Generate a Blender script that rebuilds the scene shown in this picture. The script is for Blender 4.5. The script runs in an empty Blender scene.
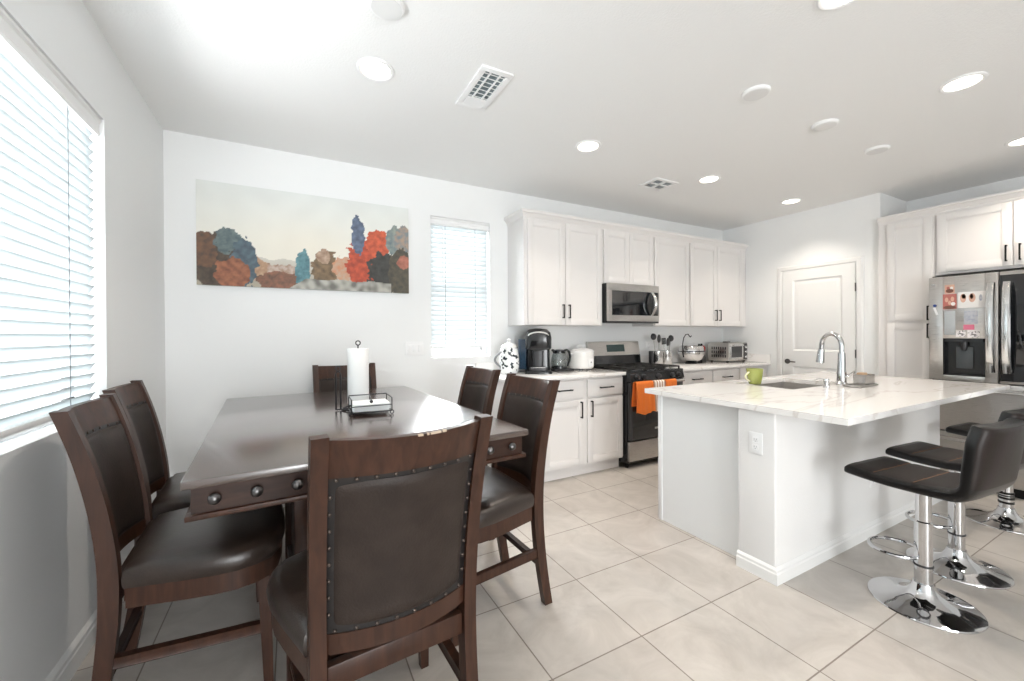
import bpy, bmesh, math, random
from mathutils import Vector, Matrix, noise
random.seed(7)
PI = math.pi
scene = bpy.context.scene
C = scene.collection

# ------------------------------------------------------------------ camera, world, light, exposure
cam_d = bpy.data.cameras.new('camera')
cam_d.sensor_width = 36.0
cam_d.lens = 407.284 / 1024 * 36.0
cam_d.shift_y = (336.0 - 340.5) / 1024
cam_d.clip_start = 0.02
cam = bpy.data.objects.new('camera', cam_d)
C.objects.link(cam)
_y, _p, _r = math.radians(28.266), math.radians(-.252), math.radians(-.334)
_F = Vector((math.sin(_y), math.cos(_y), 0)); _R = Vector((math.cos(_y), -math.sin(_y), 0)); _U = Vector((0, 0, 1))
_F2 = _F*math.cos(_p) + _U*math.sin(_p); _U2 = _U*math.cos(_p) - _F*math.sin(_p)
_R3 = _R*math.cos(_r) + _U2*math.sin(_r); _U3 = _U2*math.cos(_r) - _R*math.sin(_r)
cam.matrix_world = Matrix(((_R3.x, _U3.x, -_F2.x, 0), (_R3.y, _U3.y, -_F2.y, 0), (_R3.z, _U3.z, -_F2.z, 1.32), (0, 0, 0, 1)))
scene.camera = cam

world = bpy.data.worlds.new('sky'); scene.world = world; world.use_nodes = True
_b = world.node_tree.nodes['Background']
_b.inputs[0].default_value = (.92, .97, 1, 1); _b.inputs[1].default_value = 2.2

def area(name, loc, direction, sx, sy, energy, col, spread=PI):
    d = bpy.data.lights.new(name, 'AREA'); d.shape = 'RECTANGLE'; d.size = sx; d.size_y = sy
    d.energy = energy; d.color = col; d.spread = spread
    o = bpy.data.objects.new(name, d); C.objects.link(o); o.location = loc
    o.rotation_euler = Vector(direction).to_track_quat('-Z', 'Y').to_euler()
    return o
# daylight outside the two blind-covered windows, plus an unseen fill light added behind the camera
area('daylight_side', (-1.45, 1.6, 1.78), (1, 0, -.03), 2.6, 1.5, 300, (.95, .985, 1))
area('daylight_back', (1.4, 4.05, 1.8), (0, -1, -.05), .7, 1.4, 190, (.96, .99, 1))
area('rear_fill', (.5, -4.6, 1.3), (0.05, 1, .10), 2.3, 2.3, 215, (.97, .99, 1))

scene.view_settings.view_transform = 'Standard'
scene.view_settings.look = 'None'
scene.view_settings.gamma = 1
scene.view_settings.use_curve_mapping = False
scene.view_settings.exposure = 0.03
scene.cycles.use_denoising = True
scene.cycles.max_bounces = 10
scene.cycles.diffuse_bounces = 6
scene.cycles.transparent_max_bounces = 12
scene.cycles.sample_clamp_indirect = 4

# ------------------------------------------------------------------ materials
def srgb(r, g, b):
    f = lambda c: (c/255/12.92) if c/255 <= .04045 else ((c/255+.055)/1.055)**2.4
    return (f(r), f(g), f(b), 1)
def mat(name, col, rough=.5, metal=0, spec=.5, trans=0, emit=None, es=0, coat=0, bump=None, alpha=1, ior=None):
    m = bpy.data.materials.new(name); m.use_nodes = True
    nt = m.node_tree; p = nt.nodes['Principled BSDF']
    p.inputs['Base Color'].default_value = col
    p.inputs['Roughness'].default_value = rough; p.inputs['Metallic'].default_value = metal
    p.inputs['Specular IOR Level'].default_value = spec
    p.inputs['Transmission Weight'].default_value = trans
    p.inputs['Coat Weight'].default_value = coat
    p.inputs['Alpha'].default_value = alpha
    if ior: p.inputs['IOR'].default_value = ior
    if emit: p.inputs['Emission Color'].default_value = emit; p.inputs['Emission Strength'].default_value = es
    if bump:
        sc, st = bump
        tc = nt.nodes.new('ShaderNodeTexCoord'); n = nt.nodes.new('ShaderNodeTexNoise'); n.inputs['Scale'].default_value = sc
        n.inputs['Detail'].default_value = 3
        b = nt.nodes.new('ShaderNodeBump'); b.inputs['Strength'].default_value = st; b.inputs['Distance'].default_value = .01
        nt.links.new(tc.outputs['Object'], n.inputs['Vector']); nt.links.new(n.outputs['Fac'], b.inputs['Height'])
        nt.links.new(b.outputs['Normal'], p.inputs['Normal'])
    return m
def noisy(m, c0, c1, scale=(1, 1, 1), ns=5, detail=4, lo=.35, hi=.65, coord='Object', dist=0, rough=None):
    nt = m.node_tree; p = nt.nodes['Principled BSDF']
    tc = nt.nodes.new('ShaderNodeTexCoord'); mp = nt.nodes.new('ShaderNodeMapping'); mp.inputs['Scale'].default_value = scale
    n = nt.nodes.new('ShaderNodeTexNoise'); n.inputs['Scale'].default_value = ns; n.inputs['Detail'].default_value = detail
    n.inputs['Distortion'].default_value = dist
    r = nt.nodes.new('ShaderNodeValToRGB'); r.color_ramp.elements[0].position = lo; r.color_ramp.elements[1].position = hi
    r.color_ramp.elements[0].color = c0; r.color_ramp.elements[1].color = c1
    L = nt.links.new
    L(tc.outputs[coord], mp.inputs['Vector']); L(mp.outputs[0], n.inputs['Vector']); L(n.outputs['Fac'], r.inputs['Fac'])
    L(r.outputs['Color'], p.inputs['Base Color'])
    if rough:
        mr = nt.nodes.new('ShaderNodeMapRange'); mr.inputs['To Min'].default_value = rough[0]; mr.inputs['To Max'].default_value = rough[1]
        L(n.outputs['Fac'], mr.inputs['Value']); L(mr.outputs[0], p.inputs['Roughness'])
    return m

M = {}
M['wall'] = mat('white_wall_paint', srgb(238, 239, 239), .65, bump=(140, .10))
M['ceiling'] = mat('white_ceiling_paint', srgb(240, 240, 239), .75, bump=(110, .16))
M['trim'] = mat('white_trim_paint', srgb(235, 235, 234), .4)
M['cab'] = mat('white_cabinet_paint', srgb(229, 226, 224), .38)
M['island'] = mat('white_island_panel', srgb(238, 239, 239), .42)
M['islandwall'] = mat('white_island_drywall', srgb(233, 232, 231), .6, bump=(120, .12))
M['black'] = mat('matte_black_metal', (.012, .011, .011, 1), .4, .6)
M['blackplastic'] = mat('gloss_black_plastic', (.010, .011, .013, 1), .16, spec=.6)
M['darkplastic'] = mat('dark_grey_plastic', (.03, .03, .033, 1), .35)
M['blackglass'] = mat('black_glass', (.006, .007, .009, 1), .04, spec=.8)
M['iron'] = mat('cast_iron', (.018, .017, .016, 1), .55)
M['steel'] = mat('stainless_steel', (.56, .54, .52, 1), .28, 1)
noisy(M['steel'], (.52, .50, .48, 1), (.60, .58, .56, 1), (2, 2, 90), 6, 2, rough=(.24, .34))
M['steelh'] = mat('brushed_steel_handle', (.68, .67, .66, 1), .17, 1)
M['chrome'] = mat('polished_chrome', (.64, .64, .65, 1), .05, 1)
M['darksteel'] = mat('dark_wire_metal', (.05, .05, .055, 1), .32, .9)
M['white'] = mat('white_plastic', srgb(240, 240, 240), .35)
M['ceramic'] = mat('glossy_white_ceramic', srgb(240, 239, 237), .15, coat=.4)
M['paper'] = mat('white_paper', srgb(244, 244, 243), .9, bump=(220, .15))
M['napkin'] = mat('white_napkin_paper', srgb(240, 242, 243), .9)
M['green'] = mat('lime_green_glaze', srgb(156, 164, 88), .22, coat=.3)
M['cream'] = mat('pale_cream_glaze', srgb(225, 224, 190), .22, coat=.3)
M['orange'] = mat('orange_terry_cloth', srgb(232, 122, 48), .95, bump=(320, .5))
M['stripe'] = mat('striped_tea_towel', srgb(225, 215, 205), .95)
def _stripe(m):
    nt = m.node_tree; p = nt.nodes['Principled BSDF']; L = nt.links.new
    tc = nt.nodes.new('ShaderNodeTexCoord'); w = nt.nodes.new('ShaderNodeTexWave'); w.bands_direction = 'X'; w.inputs['Scale'].default_value = 9
    r = nt.nodes.new('ShaderNodeValToRGB'); r.color_ramp.elements[0].position = .35; r.color_ramp.elements[1].position = .5
    r.color_ramp.elements[0].color = srgb(186, 150, 130); r.color_ramp.elements[1].color = srgb(236, 230, 224)
    L(tc.outputs['Object'], w.inputs['Vector']); L(w.outputs['Fac'], r.inputs['Fac']); L(r.outputs['Color'], p.inputs['Base Color'])
_stripe(M['stripe'])
M['wood'] = mat('dark_brown_wood', (.06, .027, .016, 1), .42, coat=.08, spec=.35)
noisy(M['wood'], (.030, .0115, .0062, 1), (.066, .0265, .0150, 1), (9, 9, 1.1), 5, 5, .3, .75, dist=.6)
M['tablewood'] = mat('dark_table_top_wood', (.05, .026, .018, 1), .3, coat=1, spec=.7)
M['tablewood'].node_tree.nodes['Principled BSDF'].inputs['Coat Roughness'].default_value = .22; M['tablewood'].node_tree.nodes['Principled BSDF'].inputs['Coat IOR'].default_value = 2.0
noisy(M['tablewood'], (.036, .017, .012, 1), (.062, .032, .022, 1), (1.2, 10, 6), 5, 5, .3, .75, dist=.6, rough=(.20, .27))
M['apronwood'] = mat('dark_apron_wood', (.035, .016, .01, 1), .45, coat=0, spec=.25)
noisy(M['apronwood'], (.022, .010, .007, 1), (.048, .022, .014, 1), (1.5, 9, 9), 5, 5, .3, .75, dist=.6)
M['scuff'] = mat('worn_pale_wood', srgb(190, 170, 150), .8)
M['leather'] = mat('dark_brown_leather', (.040, .029, .025, 1), .3, spec=.6, bump=(160, .10))
noisy(M['leather'], (.020, .0125, .0095, 1), (.034, .022, .017, 1), (1, 1, 1), 14, 4, .35, .7, rough=(.25, .36))
M['backleather'] = mat('brown_grey_leather_back', (.046, .034, .030, 1), .5, spec=.3, bump=(160, .12))
noisy(M['backleather'], (.022, .0145, .0115, 1), (.034, .0235, .019, 1), (1, 1, 1), 14, 4, .35, .7)
M['piping'] = mat('black_leather_piping', (.012, .010, .010, 1), .45)
M['nail'] = mat('antique_brass_nail', (.10, .08, .07, 1), .3, .9)
M['knob'] = mat('pewter_knob', (.14, .135, .135, 1), .34, 1)
M['stoolblack'] = mat('black_stool_leatherette', (.006, .0055, .0055, 1), .28, spec=.4, bump=(150, .08))
M['stoolbrown'] = mat('espresso_stool_leatherette', (.016, .0105, .009, 1), .42, spec=.3, bump=(150, .10))
M['thread'] = mat('tan_stitching', srgb(140, 105, 80), .8)
M['lens'] = mat('lit_lamp_lens', (1, 1, 1, 1), .4, emit=(1, .90, .76, 1), es=7)
M['lensoff'] = mat('frosted_unlit_disc', srgb(226, 226, 225), .5)
M['dark'] = mat('dark_void', (.02, .02, .022, 1), .8)
M['ventgrey'] = mat('vent_shadow_grey', (.20, .25, .27, 1), .8)
M['display'] = mat('dark_display', (.008, .012, .013, 1), .1, emit=(.05, .16, .15, 1), es=.15)
M['red'] = mat('red_plastic', srgb(150, 38, 34), .4)
M['bluep'] = mat('blue_water_tank', (.05, .10, .17, 1), .08, trans=.5)
M['grey'] = mat('mid_grey_plastic', srgb(120, 122, 124), .4)
M['paddle'] = mat('smoky_paddle', (.055, .062, .066, 1), .25)
M['skin'] = mat('printed_faces', srgb(206, 166, 146), .4)
M['hair'] = mat('printed_brown', srgb(112, 72, 58), .4)
M['rose'] = mat('printed_rose', srgb(176, 104, 96), .4)
M['card'] = mat('printed_white', srgb(228, 226, 224), .4)
M['magblue'] = mat('blue_magnet', srgb(30, 60, 130), .4)
M['fob'] = mat('white_fob', srgb(235, 235, 235), .4)
M['pink'] = mat('pink_magnet', srgb(205, 110, 135), .5)
M['photo1'] = mat('family_print_reds', srgb(170, 90, 80), .35)
noisy(M['photo1'], srgb(128, 66, 58), srgb(214, 178, 164), (1, 1, 1), 42, 2, .36, .64)
M['photo2'] = mat('family_print_tans', srgb(220, 210, 200), .35)
noisy(M['photo2'], srgb(176, 144, 128), srgb(232, 230, 228), (1, 1.0, 1), 26, 2, .36, .54)
M['photo3'] = mat('pale_blue_card', srgb(186, 190, 200), .4)
noisy(M['photo3'], srgb(150, 156, 174), srgb(182, 184, 190), (1, 1, 1), 40, 2, .3, .55)
M['photo4'] = mat('blotchy_sticker', srgb(215, 210, 210), .4)
noisy(M['photo4'], srgb(60, 58, 62), srgb(232, 228, 228), (1, 1, 1), 55, 2, .36, .48)

def glassmat(name, tint=(1, 1, 1, 1), refl=.10):
    m = bpy.data.materials.new(name); m.use_nodes = True; nt = m.node_tree; nt.nodes.clear()
    o = nt.nodes.new('ShaderNodeOutputMaterial'); t = nt.nodes.new('ShaderNodeBsdfTransparent'); g = nt.nodes.new('ShaderNodeBsdfGlossy')
    g.inputs['Roughness'].default_value = .03; t.inputs['Color'].default_value = tint
    x = nt.nodes.new('ShaderNodeMixShader'); lw = nt.nodes.new('ShaderNodeLayerWeight'); lw.inputs['Blend'].default_value = .25
    mr = nt.nodes.new('ShaderNodeMapRange'); mr.inputs['To Min'].default_value = refl*.4; mr.inputs['To Max'].default_value = refl*5
    L = nt.links.new
    L(lw.outputs['Facing'], mr.inputs['Value']); L(mr.outputs[0], x.inputs['Fac']); L(t.outputs[0], x.inputs[1]); L(g.outputs[0], x.inputs[2]); L(x.outputs[0], o.inputs['Surface'])
    return m
M['glass'] = glassmat('clear_window_glass')
M['carafe'] = glassmat('clear_carafe_glass', (.86, .88, .88, 1), .12)

def slatmat():
    m = bpy.data.materials.new('white_blind_slat'); m.use_nodes = True; nt = m.node_tree; nt.nodes.clear()
    o = nt.nodes.new('ShaderNodeOutputMaterial'); d = nt.nodes.new('ShaderNodeBsdfDiffuse'); t = nt.nodes.new('ShaderNodeBsdfTranslucent')
    d.inputs['Color'].default_value = (.86, .88, .89, 1); t.inputs['Color'].default_value = (.46, .50, .51, 1)
    x = nt.nodes.new('ShaderNodeMixShader'); x.inputs['Fac'].default_value = .42
    nt.links.new(d.outputs[0], x.inputs[1]); nt.links.new(t.outputs[0], x.inputs[2]); nt.links.new(x.outputs[0], o.inputs['Surface'])
    return m
M['slat'] = slatmat()

def tilemat():
    m = mat('beige_floor_tile', (.5, .48, .45, 1), .3, spec=.45)
    nt = m.node_tree; p = nt.nodes['Principled BSDF']; L = nt.links.new
    tc = nt.nodes.new('ShaderNodeTexCoord'); mp = nt.nodes.new('ShaderNodeMapping')
    mp.inputs['Location'].default_value = (-1.33 + .467*10 , -1.295 + .467*20, 0)
    b = nt.nodes.new('ShaderNodeTexBrick'); b.offset = 0; b.squash = 1
    b.inputs['Scale'].default_value = 1; b.inputs['Brick Width'].default_value = .467; b.inputs['Row Height'].default_value = .467
    b.inputs['Mortar Size'].default_value = .0032; b.inputs['Mortar Smooth'].default_value = .2; b.inputs['Bias'].default_value = 0
    b.inputs['Color1'].default_value = srgb(193, 187, 181); b.inputs['Color2'].default_value = srgb(202, 197, 191); b.inputs['Mortar'].default_value = srgb(136, 126, 118)
    n = nt.nodes.new('ShaderNodeTexNoise'); n.inputs['Scale'].default_value = 3.6; n.inputs['Detail'].default_value = 9; n.inputs['Roughness'].default_value = .62; n.inputs['Distortion'].default_value = 1.1
    r = nt.nodes.new('ShaderNodeValToRGB'); r.color_ramp.elements[0].position = .3; r.color_ramp.elements[1].position = .72
    r.color_ramp.elements[0].color = (.76, .745, .73, 1); r.color_ramp.elements[1].color = (1.04, 1.035, 1.03, 1)
    mx = nt.nodes.new('ShaderNodeMix'); mx.data_type = 'RGBA'; mx.blend_type = 'MULTIPLY'; mx.inputs['Factor'].default_value = 1
    L(tc.outputs['Object'], mp.inputs['Vector']); L(mp.outputs[0], b.inputs['Vector']); L(tc.outputs['Object'], n.inputs['Vector']); L(n.outputs['Fac'], r.inputs['Fac'])
    L(b.outputs['Color'], mx.inputs['A']); L(r.outputs['Color'], mx.inputs['B']); L(mx.outputs['Result'], p.inputs['Base Color'])
    bp = nt.nodes.new('ShaderNodeBump'); bp.inputs['Strength'].default_value = .35; bp.inputs['Distance'].default_value = .003; bp.invert = True
    L(b.outputs['Fac'], bp.inputs['Height']); L(bp.outputs['Normal'], p.inputs['Normal'])
    mr = nt.nodes.new('ShaderNodeMapRange'); mr.inputs['To Min'].default_value = .26; mr.inputs['To Max'].default_value = .46
    L(n.outputs['Fac'], mr.inputs['Value']); L(mr.outputs[0], p.inputs['Roughness'])
    return m
M['tile'] = tilemat()

def marble():
    m = mat('white_veined_quartz', srgb(240, 238, 236), .10, spec=.5, coat=.2)
    nt = m.node_tree; p = nt.nodes['Principled BSDF']; L = nt.links.new
    tc = nt.nodes.new('ShaderNodeTexCoord'); mp = nt.nodes.new('ShaderNodeMapping'); mp.inputs['Rotation'].default_value = (0, 0, .5); mp.inputs['Scale'].default_value = (1.0, 2.0, 1)
    n = nt.nodes.new('ShaderNodeTexNoise'); n.inputs['Scale'].default_value = .8; n.inputs['Detail'].default_value = 5; n.inputs['Distortion'].default_value = 1.2
    a = nt.nodes.new('ShaderNodeMath'); a.operation = 'SUBTRACT'; a.inputs[1].default_value = .5
    b = nt.nodes.new('ShaderNodeMath'); b.operation = 'ABSOLUTE'
    r = nt.nodes.new('ShaderNodeValToRGB'); r.color_ramp.elements[0].position = 0; r.color_ramp.elements[1].position = .016
    r.color_ramp.elements[0].color = srgb(222, 217, 213); r.color_ramp.elements[1].color = srgb(241, 239, 237)
    L(tc.outputs['Object'], mp.inputs['Vector']); L(mp.outputs[0], n.inputs['Vector']); L(n.outputs['Fac'], a.inputs[0]); L(a.outputs[0], b.inputs[0])
    L(b.outputs[0], r.inputs['Fac']); L(r.outputs['Color'], p.inputs['Base Color'])
    return m
M['marble'] = marble()
def mugpattern():
    m = mat('black_patterned_ceramic', srgb(240, 240, 240), .2, coat=.3)
    return noisy(m, srgb(40, 48, 56), srgb(238, 240, 240), (1, 1, 1), 34, 1, .40, .44)
M['pattern'] = mugpattern()

# ------------------------------------------------------------------ mesh builder
class MB:
    def __init__(self): self.bm = bmesh.new()
    def quadmesh(self, rows, closed_u=False, closed_v=False):
        vs = [[self.bm.verts.new(p) for p in row] for row in rows]
        nr, nc = len(vs), len(vs[0])
        for i in range(nr if closed_v else nr-1):
            for j in range(nc if closed_u else nc-1):
                a, b, c, d = vs[i][j], vs[i][(j+1) % nc], vs[(i+1) % nr][(j+1) % nc], vs[(i+1) % nr][j]
                try: self.bm.faces.new((a, b, c, d))
                except ValueError: pass
        return vs
    def cap(self, ring):
        try: self.bm.faces.new(ring)
        except ValueError: pass
    def box(self, x0, x1, y0, y1, z0, z1, bev=0, seg=2):
        r = bmesh.ops.create_cube(self.bm, size=1)
        for v in r['verts']:
            v.co = Vector(((x0+x1)/2 + v.co.x*(x1-x0), (y0+y1)/2 + v.co.y*(y1-y0), (z0+z1)/2 + v.co.z*(z1-z0)))
        if bev:
            es = list({e for v in r['verts'] for e in v.link_edges})
            bmesh.ops.bevel(self.bm, geom=es, offset=bev, segments=seg, affect='EDGES', profile=.5)
        return self
    def obox(self, c, ax, ay, az, hx, hy, hz, bev=0):
        r = bmesh.ops.create_cube(self.bm, size=2)
        ax, ay, az = Vector(ax), Vector(ay), Vector(az)
        for v in r['verts']:
            v.co = Vector(c) + ax*(v.co.x*hx) + ay*(v.co.y*hy) + az*(v.co.z*hz)
        if bev:
            es = list({e for v in r['verts'] for e in v.link_edges})
            bmesh.ops.bevel(self.bm, geom=es, offset=bev, segments=2, affect='EDGES', profile=.5)
        return self
    def bar(self, p0, p1, w, h, bev=0, up=(0, 0, 1)):
        p0, p1 = Vector(p0), Vector(p1); d = (p1-p0); L = d.length; d.normalize()
        s = d.cross(Vector(up)).normalized(); u = s.cross(d)
        return self.obox((p0+p1)/2, d, s, u, L/2, w/2, h/2, bev)
    def tube(self, pts, r, n=10, closed=False, rs=None):
        pts = [Vector(p) for p in pts]; N = len(pts); rows = []
        prev = None
        for i, p in enumerate(pts):
            if closed: t = pts[(i+1) % N] - pts[i-1]
            else: t = pts[min(i+1, N-1)] - pts[max(i-1, 0)]
            t.normalize()
            if prev is None:
                a = Vector((0, 0, 1)) if abs(t.z) < .9 else Vector((1, 0, 0))
                nrm = t.cross(a).normalized()
            else:
                nrm = (prev - t*prev.dot(t)).normalized()
            prev = nrm; b = t.cross(nrm); rr = rs[i] if rs else r
            rows.append([p + nrm*(rr*math.cos(2*PI*k/n)) + b*(rr*math.sin(2*PI*k/n)) for k in range(n)])
        vs = self.quadmesh(rows, closed_u=True, closed_v=closed)
        if not closed: self.cap(vs[0][::-1]); self.cap(vs[-1])
        return self
    def lathe(self, prof, n=32, c=(0, 0, 0), axis='z', sx=1, sy=1):
        c = Vector(c); rows = []
        for r, z in prof:
            row = []
            for k in range(n):
                a = 2*PI*k/n; x, y = r*math.cos(a)*sx, r*math.sin(a)*sy
                v = Vector((x, y, z)) if axis == 'z' else (Vector((z, x, y)) if axis == 'x' else Vector((x, z, -y)))
                row.append(c+v)
            rows.append(row)
        vs = self.quadmesh(rows, closed_u=True)
        self.cap(vs[0][::-1]); self.cap(vs[-1])
        return self
    def prism(self, poly, f0, f1):
        a = [self.bm.verts.new(f0(*p)) for p in poly]; b = [self.bm.verts.new(f1(*p)) for p in poly]
        n = len(poly)
        for i in range(n): self.bm.faces.new((a[i], a[(i+1) % n], b[(i+1) % n], b[i]))
        self.cap(a[::-1]); self.cap(b)
        return self
    def sphere(self, c, r, u=12, v=8, s=(1, 1, 1)):
        rr = bmesh.ops.create_uvsphere(self.bm, u_segments=u, v_segments=v, radius=r)
        for w in rr['verts']: w.co = Vector(c) + Vector((w.co.x*s[0], w.co.y*s[1], w.co.z*s[2]))
        return self
    def slab(self, f, nu, nv, th):
        """closed slab: f(u,v,side) -> point ; u,v in 0..1, side -1/1"""
        A = self.quadmesh([[f(i/nu, j/nv, 1) for i in range(nu+1)] for j in range(nv+1)])
        B = self.quadmesh([[f(i/nu, j/nv, -1) for i in range(nu+1)] for j in range(nv+1)])
        for j in range(nv):
            for i in (0, nu):
                try: self.bm.faces.new((A[j][i], A[j+1][i], B[j+1][i], B[j][i]))
                except ValueError: pass
        for i in range(nu):
            for j in (0, nv): self.bm.faces.new((A[j][i], A[j][i+1], B[j][i+1], B[j][i]))
        return self
    def build(self, name, m, parent=None, smooth=35, label=None, loc=None, rz=None):
        bmesh.ops.remove_doubles(self.bm, verts=self.bm.verts, dist=1e-6)
        bmesh.ops.recalc_face_normals(self.bm, faces=self.bm.faces)
        me = bpy.data.meshes.new(name); self.bm.to_mesh(me); self.bm.free()
        ms = m if isinstance(m, (list, tuple)) else [m]
        for q in ms: me.materials.append(M[q] if isinstance(q, str) else q)
        if smooth:
            me.shade_smooth(); me.set_sharp_from_angle(angle=math.radians(smooth))
        o = bpy.data.objects.new(name, me); C.objects.link(o)
        if parent: o.parent = parent
        if label: o['label'] = label
        if loc: o.location = loc
        if rz: o.rotation_euler = (0, 0, rz)
        return o
def tag(o, label, cat, group=None):
    o['label'] = label; o['category'] = cat
    if group: o['group'] = group
    return o
def thing(name, label, cat, loc=(0, 0, 0), rz=0, group=None):
    o = bpy.data.objects.new(name, None); C.objects.link(o); o.empty_display_size = .1
    o.location = loc; o.rotation_euler = (0, 0, rz)
    return tag(o, label, cat, group)
def struct(o): o['kind'] = 'structure'; return o
def copy_tree(o, parent=None):
    c = o.copy(); C.objects.link(c)
    if parent: c.parent = parent
    for ch in list(o.children): copy_tree(ch, c)
    return c
def recenter(o):
    """put a single-mesh thing's origin at its base centre"""
    vs = [v.co for v in o.data.vertices]
    c = Vector(((min(v.x for v in vs)+max(v.x for v in vs))/2, (min(v.y for v in vs)+max(v.y for v in vs))/2, min(v.z for v in vs)))
    o.data.transform(Matrix.Translation(-c)); o.location = o.location + c
    return o

# ------------------------------------------------------------------ room shell
XL, YB, XR, H = -.776, 3.601, 5.273, 2.74
XF = 5.90            # wall behind the fridge
YJ = 1.876           # jog between pantry wall and fridge niche
YN, YR = -.2, -4.2   # end of niche, rear wall
struct(MB().box(XL-.3, XF+.3, YR-.3, YB+.3, -.1, 0).build('floor', 'tile', smooth=0))
struct(MB().box(XL-.3, XF+.3, YR-.3, YB+.3, H, H+.1).build('ceiling', 'ceiling', smooth=0))
def wall_with_hole(name, axis, a0, a1, c0, c1, hole):
    """axis 'x': wall spans y a0..a1, thickness x c0..c1 ; axis 'y': spans x"""
    b = MB(); h0, h1, z0, z1 = hole
    for (p, q, zz0, zz1) in ((a0, h0, 0, H), (h1, a1, 0, H), (h0, h1, 0, z0), (h0, h1, z1, H)):
        if axis == 'x': b.box(c0, c1, p, q, zz0, zz1)
        else: b.box(p, q, c0, c1, zz0, zz1)
    return struct(b.build(name, 'wall', smooth=0))
W1 = (.55, 2.60, .965, 2.34)
W2 = (1.105, 1.695, 1.112, 2.40)
wall_with_hole('wall_left', 'x', YR, YB+.15, XL-.14, XL, W1)
wall_with_hole('wall_back', 'y', XL, XR+.5, YB, YB+.14, W2)
struct(MB().box(XR, XR+.12, YJ-.0, YB, 0, H).build('wall_right', 'wall', smooth=0))
struct(MB().box(XR+.12, XF+.1, YJ, YJ+.1, 0, H).build('wall_niche', 'wall', smooth=0))
struct(MB().box(XF, XF+.1, YR, YJ, 0, H).build('wall_fridge', 'wall', smooth=0))
wall_with_hole('wall_rear', 'y', XL, XF, YR-.14, YR, (-.5, 1.5, .02, 2.2))  # unseen opening added to let the rear fill light in
# baseboards: stepped profile
def baseboard(name, p0, p1, nx, ny, h=.115, t=.014):
    p0, p1 = Vector(p0), Vector(p1); n = Vector((nx, ny, 0))
    prof = [(0, 0), (t, 0), (t, h*.62), (t*.75, h*.68), (t*.75, h*.82), (t*.35, h*.93), (0, h)]
    return struct(MB().prism(prof, lambda d, z: p0 + n*d + Vector((0, 0, z)), lambda d, z: p1 + n*d + Vector((0, 0, z))).build(name, 'trim', smooth=20))
baseboard('baseboard_left', (XL, YR, 0), (XL, YB, 0), 1, 0)
baseboard('baseboard_back', (XL+.014, YB, 0), (1.55, YB, 0), 0, -1)
baseboard('baseboard_right', (XR, YJ, 0), (XR, 2.02, 0), -1, 0)

# windows -------------------------------------------------------------
def window(name, axis, hole, cin):
    h0, h1, z0, z1 = hole
    b = MB(); t = .05; g0, g1 = cin, cin+.05
    mid = (h0+h1)/2
    rects = [(h0, h0+t, z0, z1), (h1-t, h1, z0, z1), (h0+t, h1-t, z0, z0+t), (h0+t, h1-t, z1-t, z1)]
    if axis == 'x': rects.append((mid-.025, mid+.025, z0+t, z1-t))
    else: rects.append((h0+t, h1-t, (z0+z1)/2-.02, (z0+z1)/2+.02))
    for r in rects:
        if axis == 'x': b.box(-g1, -g0, r[0], r[1], r[2], r[3], .004)
        else: b.box(r[0], r[1], g0, g1, r[2], r[3], .004)
    f = struct(b.build(name, 'white'))
    g = MB()
    if axis == 'x': g.box(-g0-.03, -g0-.025, h0+t, h1-t, z0+t, z1-t)
    else: g.box(h0+t, h1-t, g0+.025, g0+.03, z0+t, z1-t)
    gl = g.build('glass_pane', 'glass', f, smooth=0)
    return f
window('window_1', 'x', W1, .776+.09)
window('window_2', 'y', W2, YB+.09)

def blind(name, label, axis, a0, a1, ztop, zbot, plane, tilt, pitch, cords, wand=None, valance=.075, proud=.0):
    """venetian blind; axis 'x' hangs in a wall of constant x (room is +x), 'y' in a wall of constant y (room is -y).  local: s along the wall, d toward the room"""
    def P(s, d, z): return Vector((plane + d, s, z)) if axis == 'x' else Vector((s, plane - d, z))
    root = thing(name, label, 'blind', P((a0+a1)/2, 0, zbot))
    org = Vector(root.location)
    def Q(s, d, z): return P(s, d, z) - org
    b = MB(); w = .025
    z = ztop - valance - .012
    n = 0
    while z > zbot + .030:
        rows = []
        for k in range(5):
            t = -1 + k/2
            dd = t*w*math.cos(tilt); zz = z - t*w*math.sin(tilt) + .0022*(1-t*t)
            rows.append((dd, zz))
        up = [[Q(s, dd, zz+.0012) for s in (a0+.012, a1-.012)] for dd, zz in rows]
        dn = [[Q(s, dd, zz-.0012) for s in (a0+.012, a1-.012)] for dd, zz in rows]
        b.quadmesh(up + dn[::-1], closed_v=True)
        z -= pitch; n += 1
    b.build('slats', 'slat', root)
    c = MB(); c.prism([(-.025, 0), (.025, 0), (.027, .010), (.022, .022), (-.022, .022), (-.027, .010)], lambda d, zz: Q(a0+.012, d, zbot+zz), lambda d, zz: Q(a1-.012, d, zbot+zz))
    c.build('bottom_rail', 'white', root)
    v = MB()
    pr = [(.030, -valance), (.040, -valance), (.046, -valance+.012), (.040, -valance+.022), (.040, -.022), (.050, -.012), (.050, 0), (.030, 0)]
    v.prism(pr, lambda d, zz: Q(a0+.002, d+proud, ztop+zz), lambda d, zz: Q(a1-.002, d+proud, ztop+zz))
    v.build('valance', 'white', root, smooth=20)
    hr = MB(); p = [(-.028, -valance+.004), (.030, -valance+.004), (.030, -.005), (-.028, -.005)]
    hr.prism(p, lambda d, zz: Q(a0+.006, d, ztop+zz), lambda d, zz: Q(a1-.006, d, ztop+zz)); hr.build('headrail', 'white', root, smooth=0)
    for s in cords:
        k = MB()
        for d in (-.026, .026):
            k.tube([Q(s, d, ztop-.05), Q(s, d, zbot+.02)], .0016, 6)
        k.build('ladder_cord', 'grey', root)
    if wand:
        s, zl = wand
        k = MB(); k.tube([Q(s, .036, ztop-valance+.01), Q(s, .040, zl)], .0035, 8); k.build('tilt_wand', 'white', root)
    return root
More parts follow.
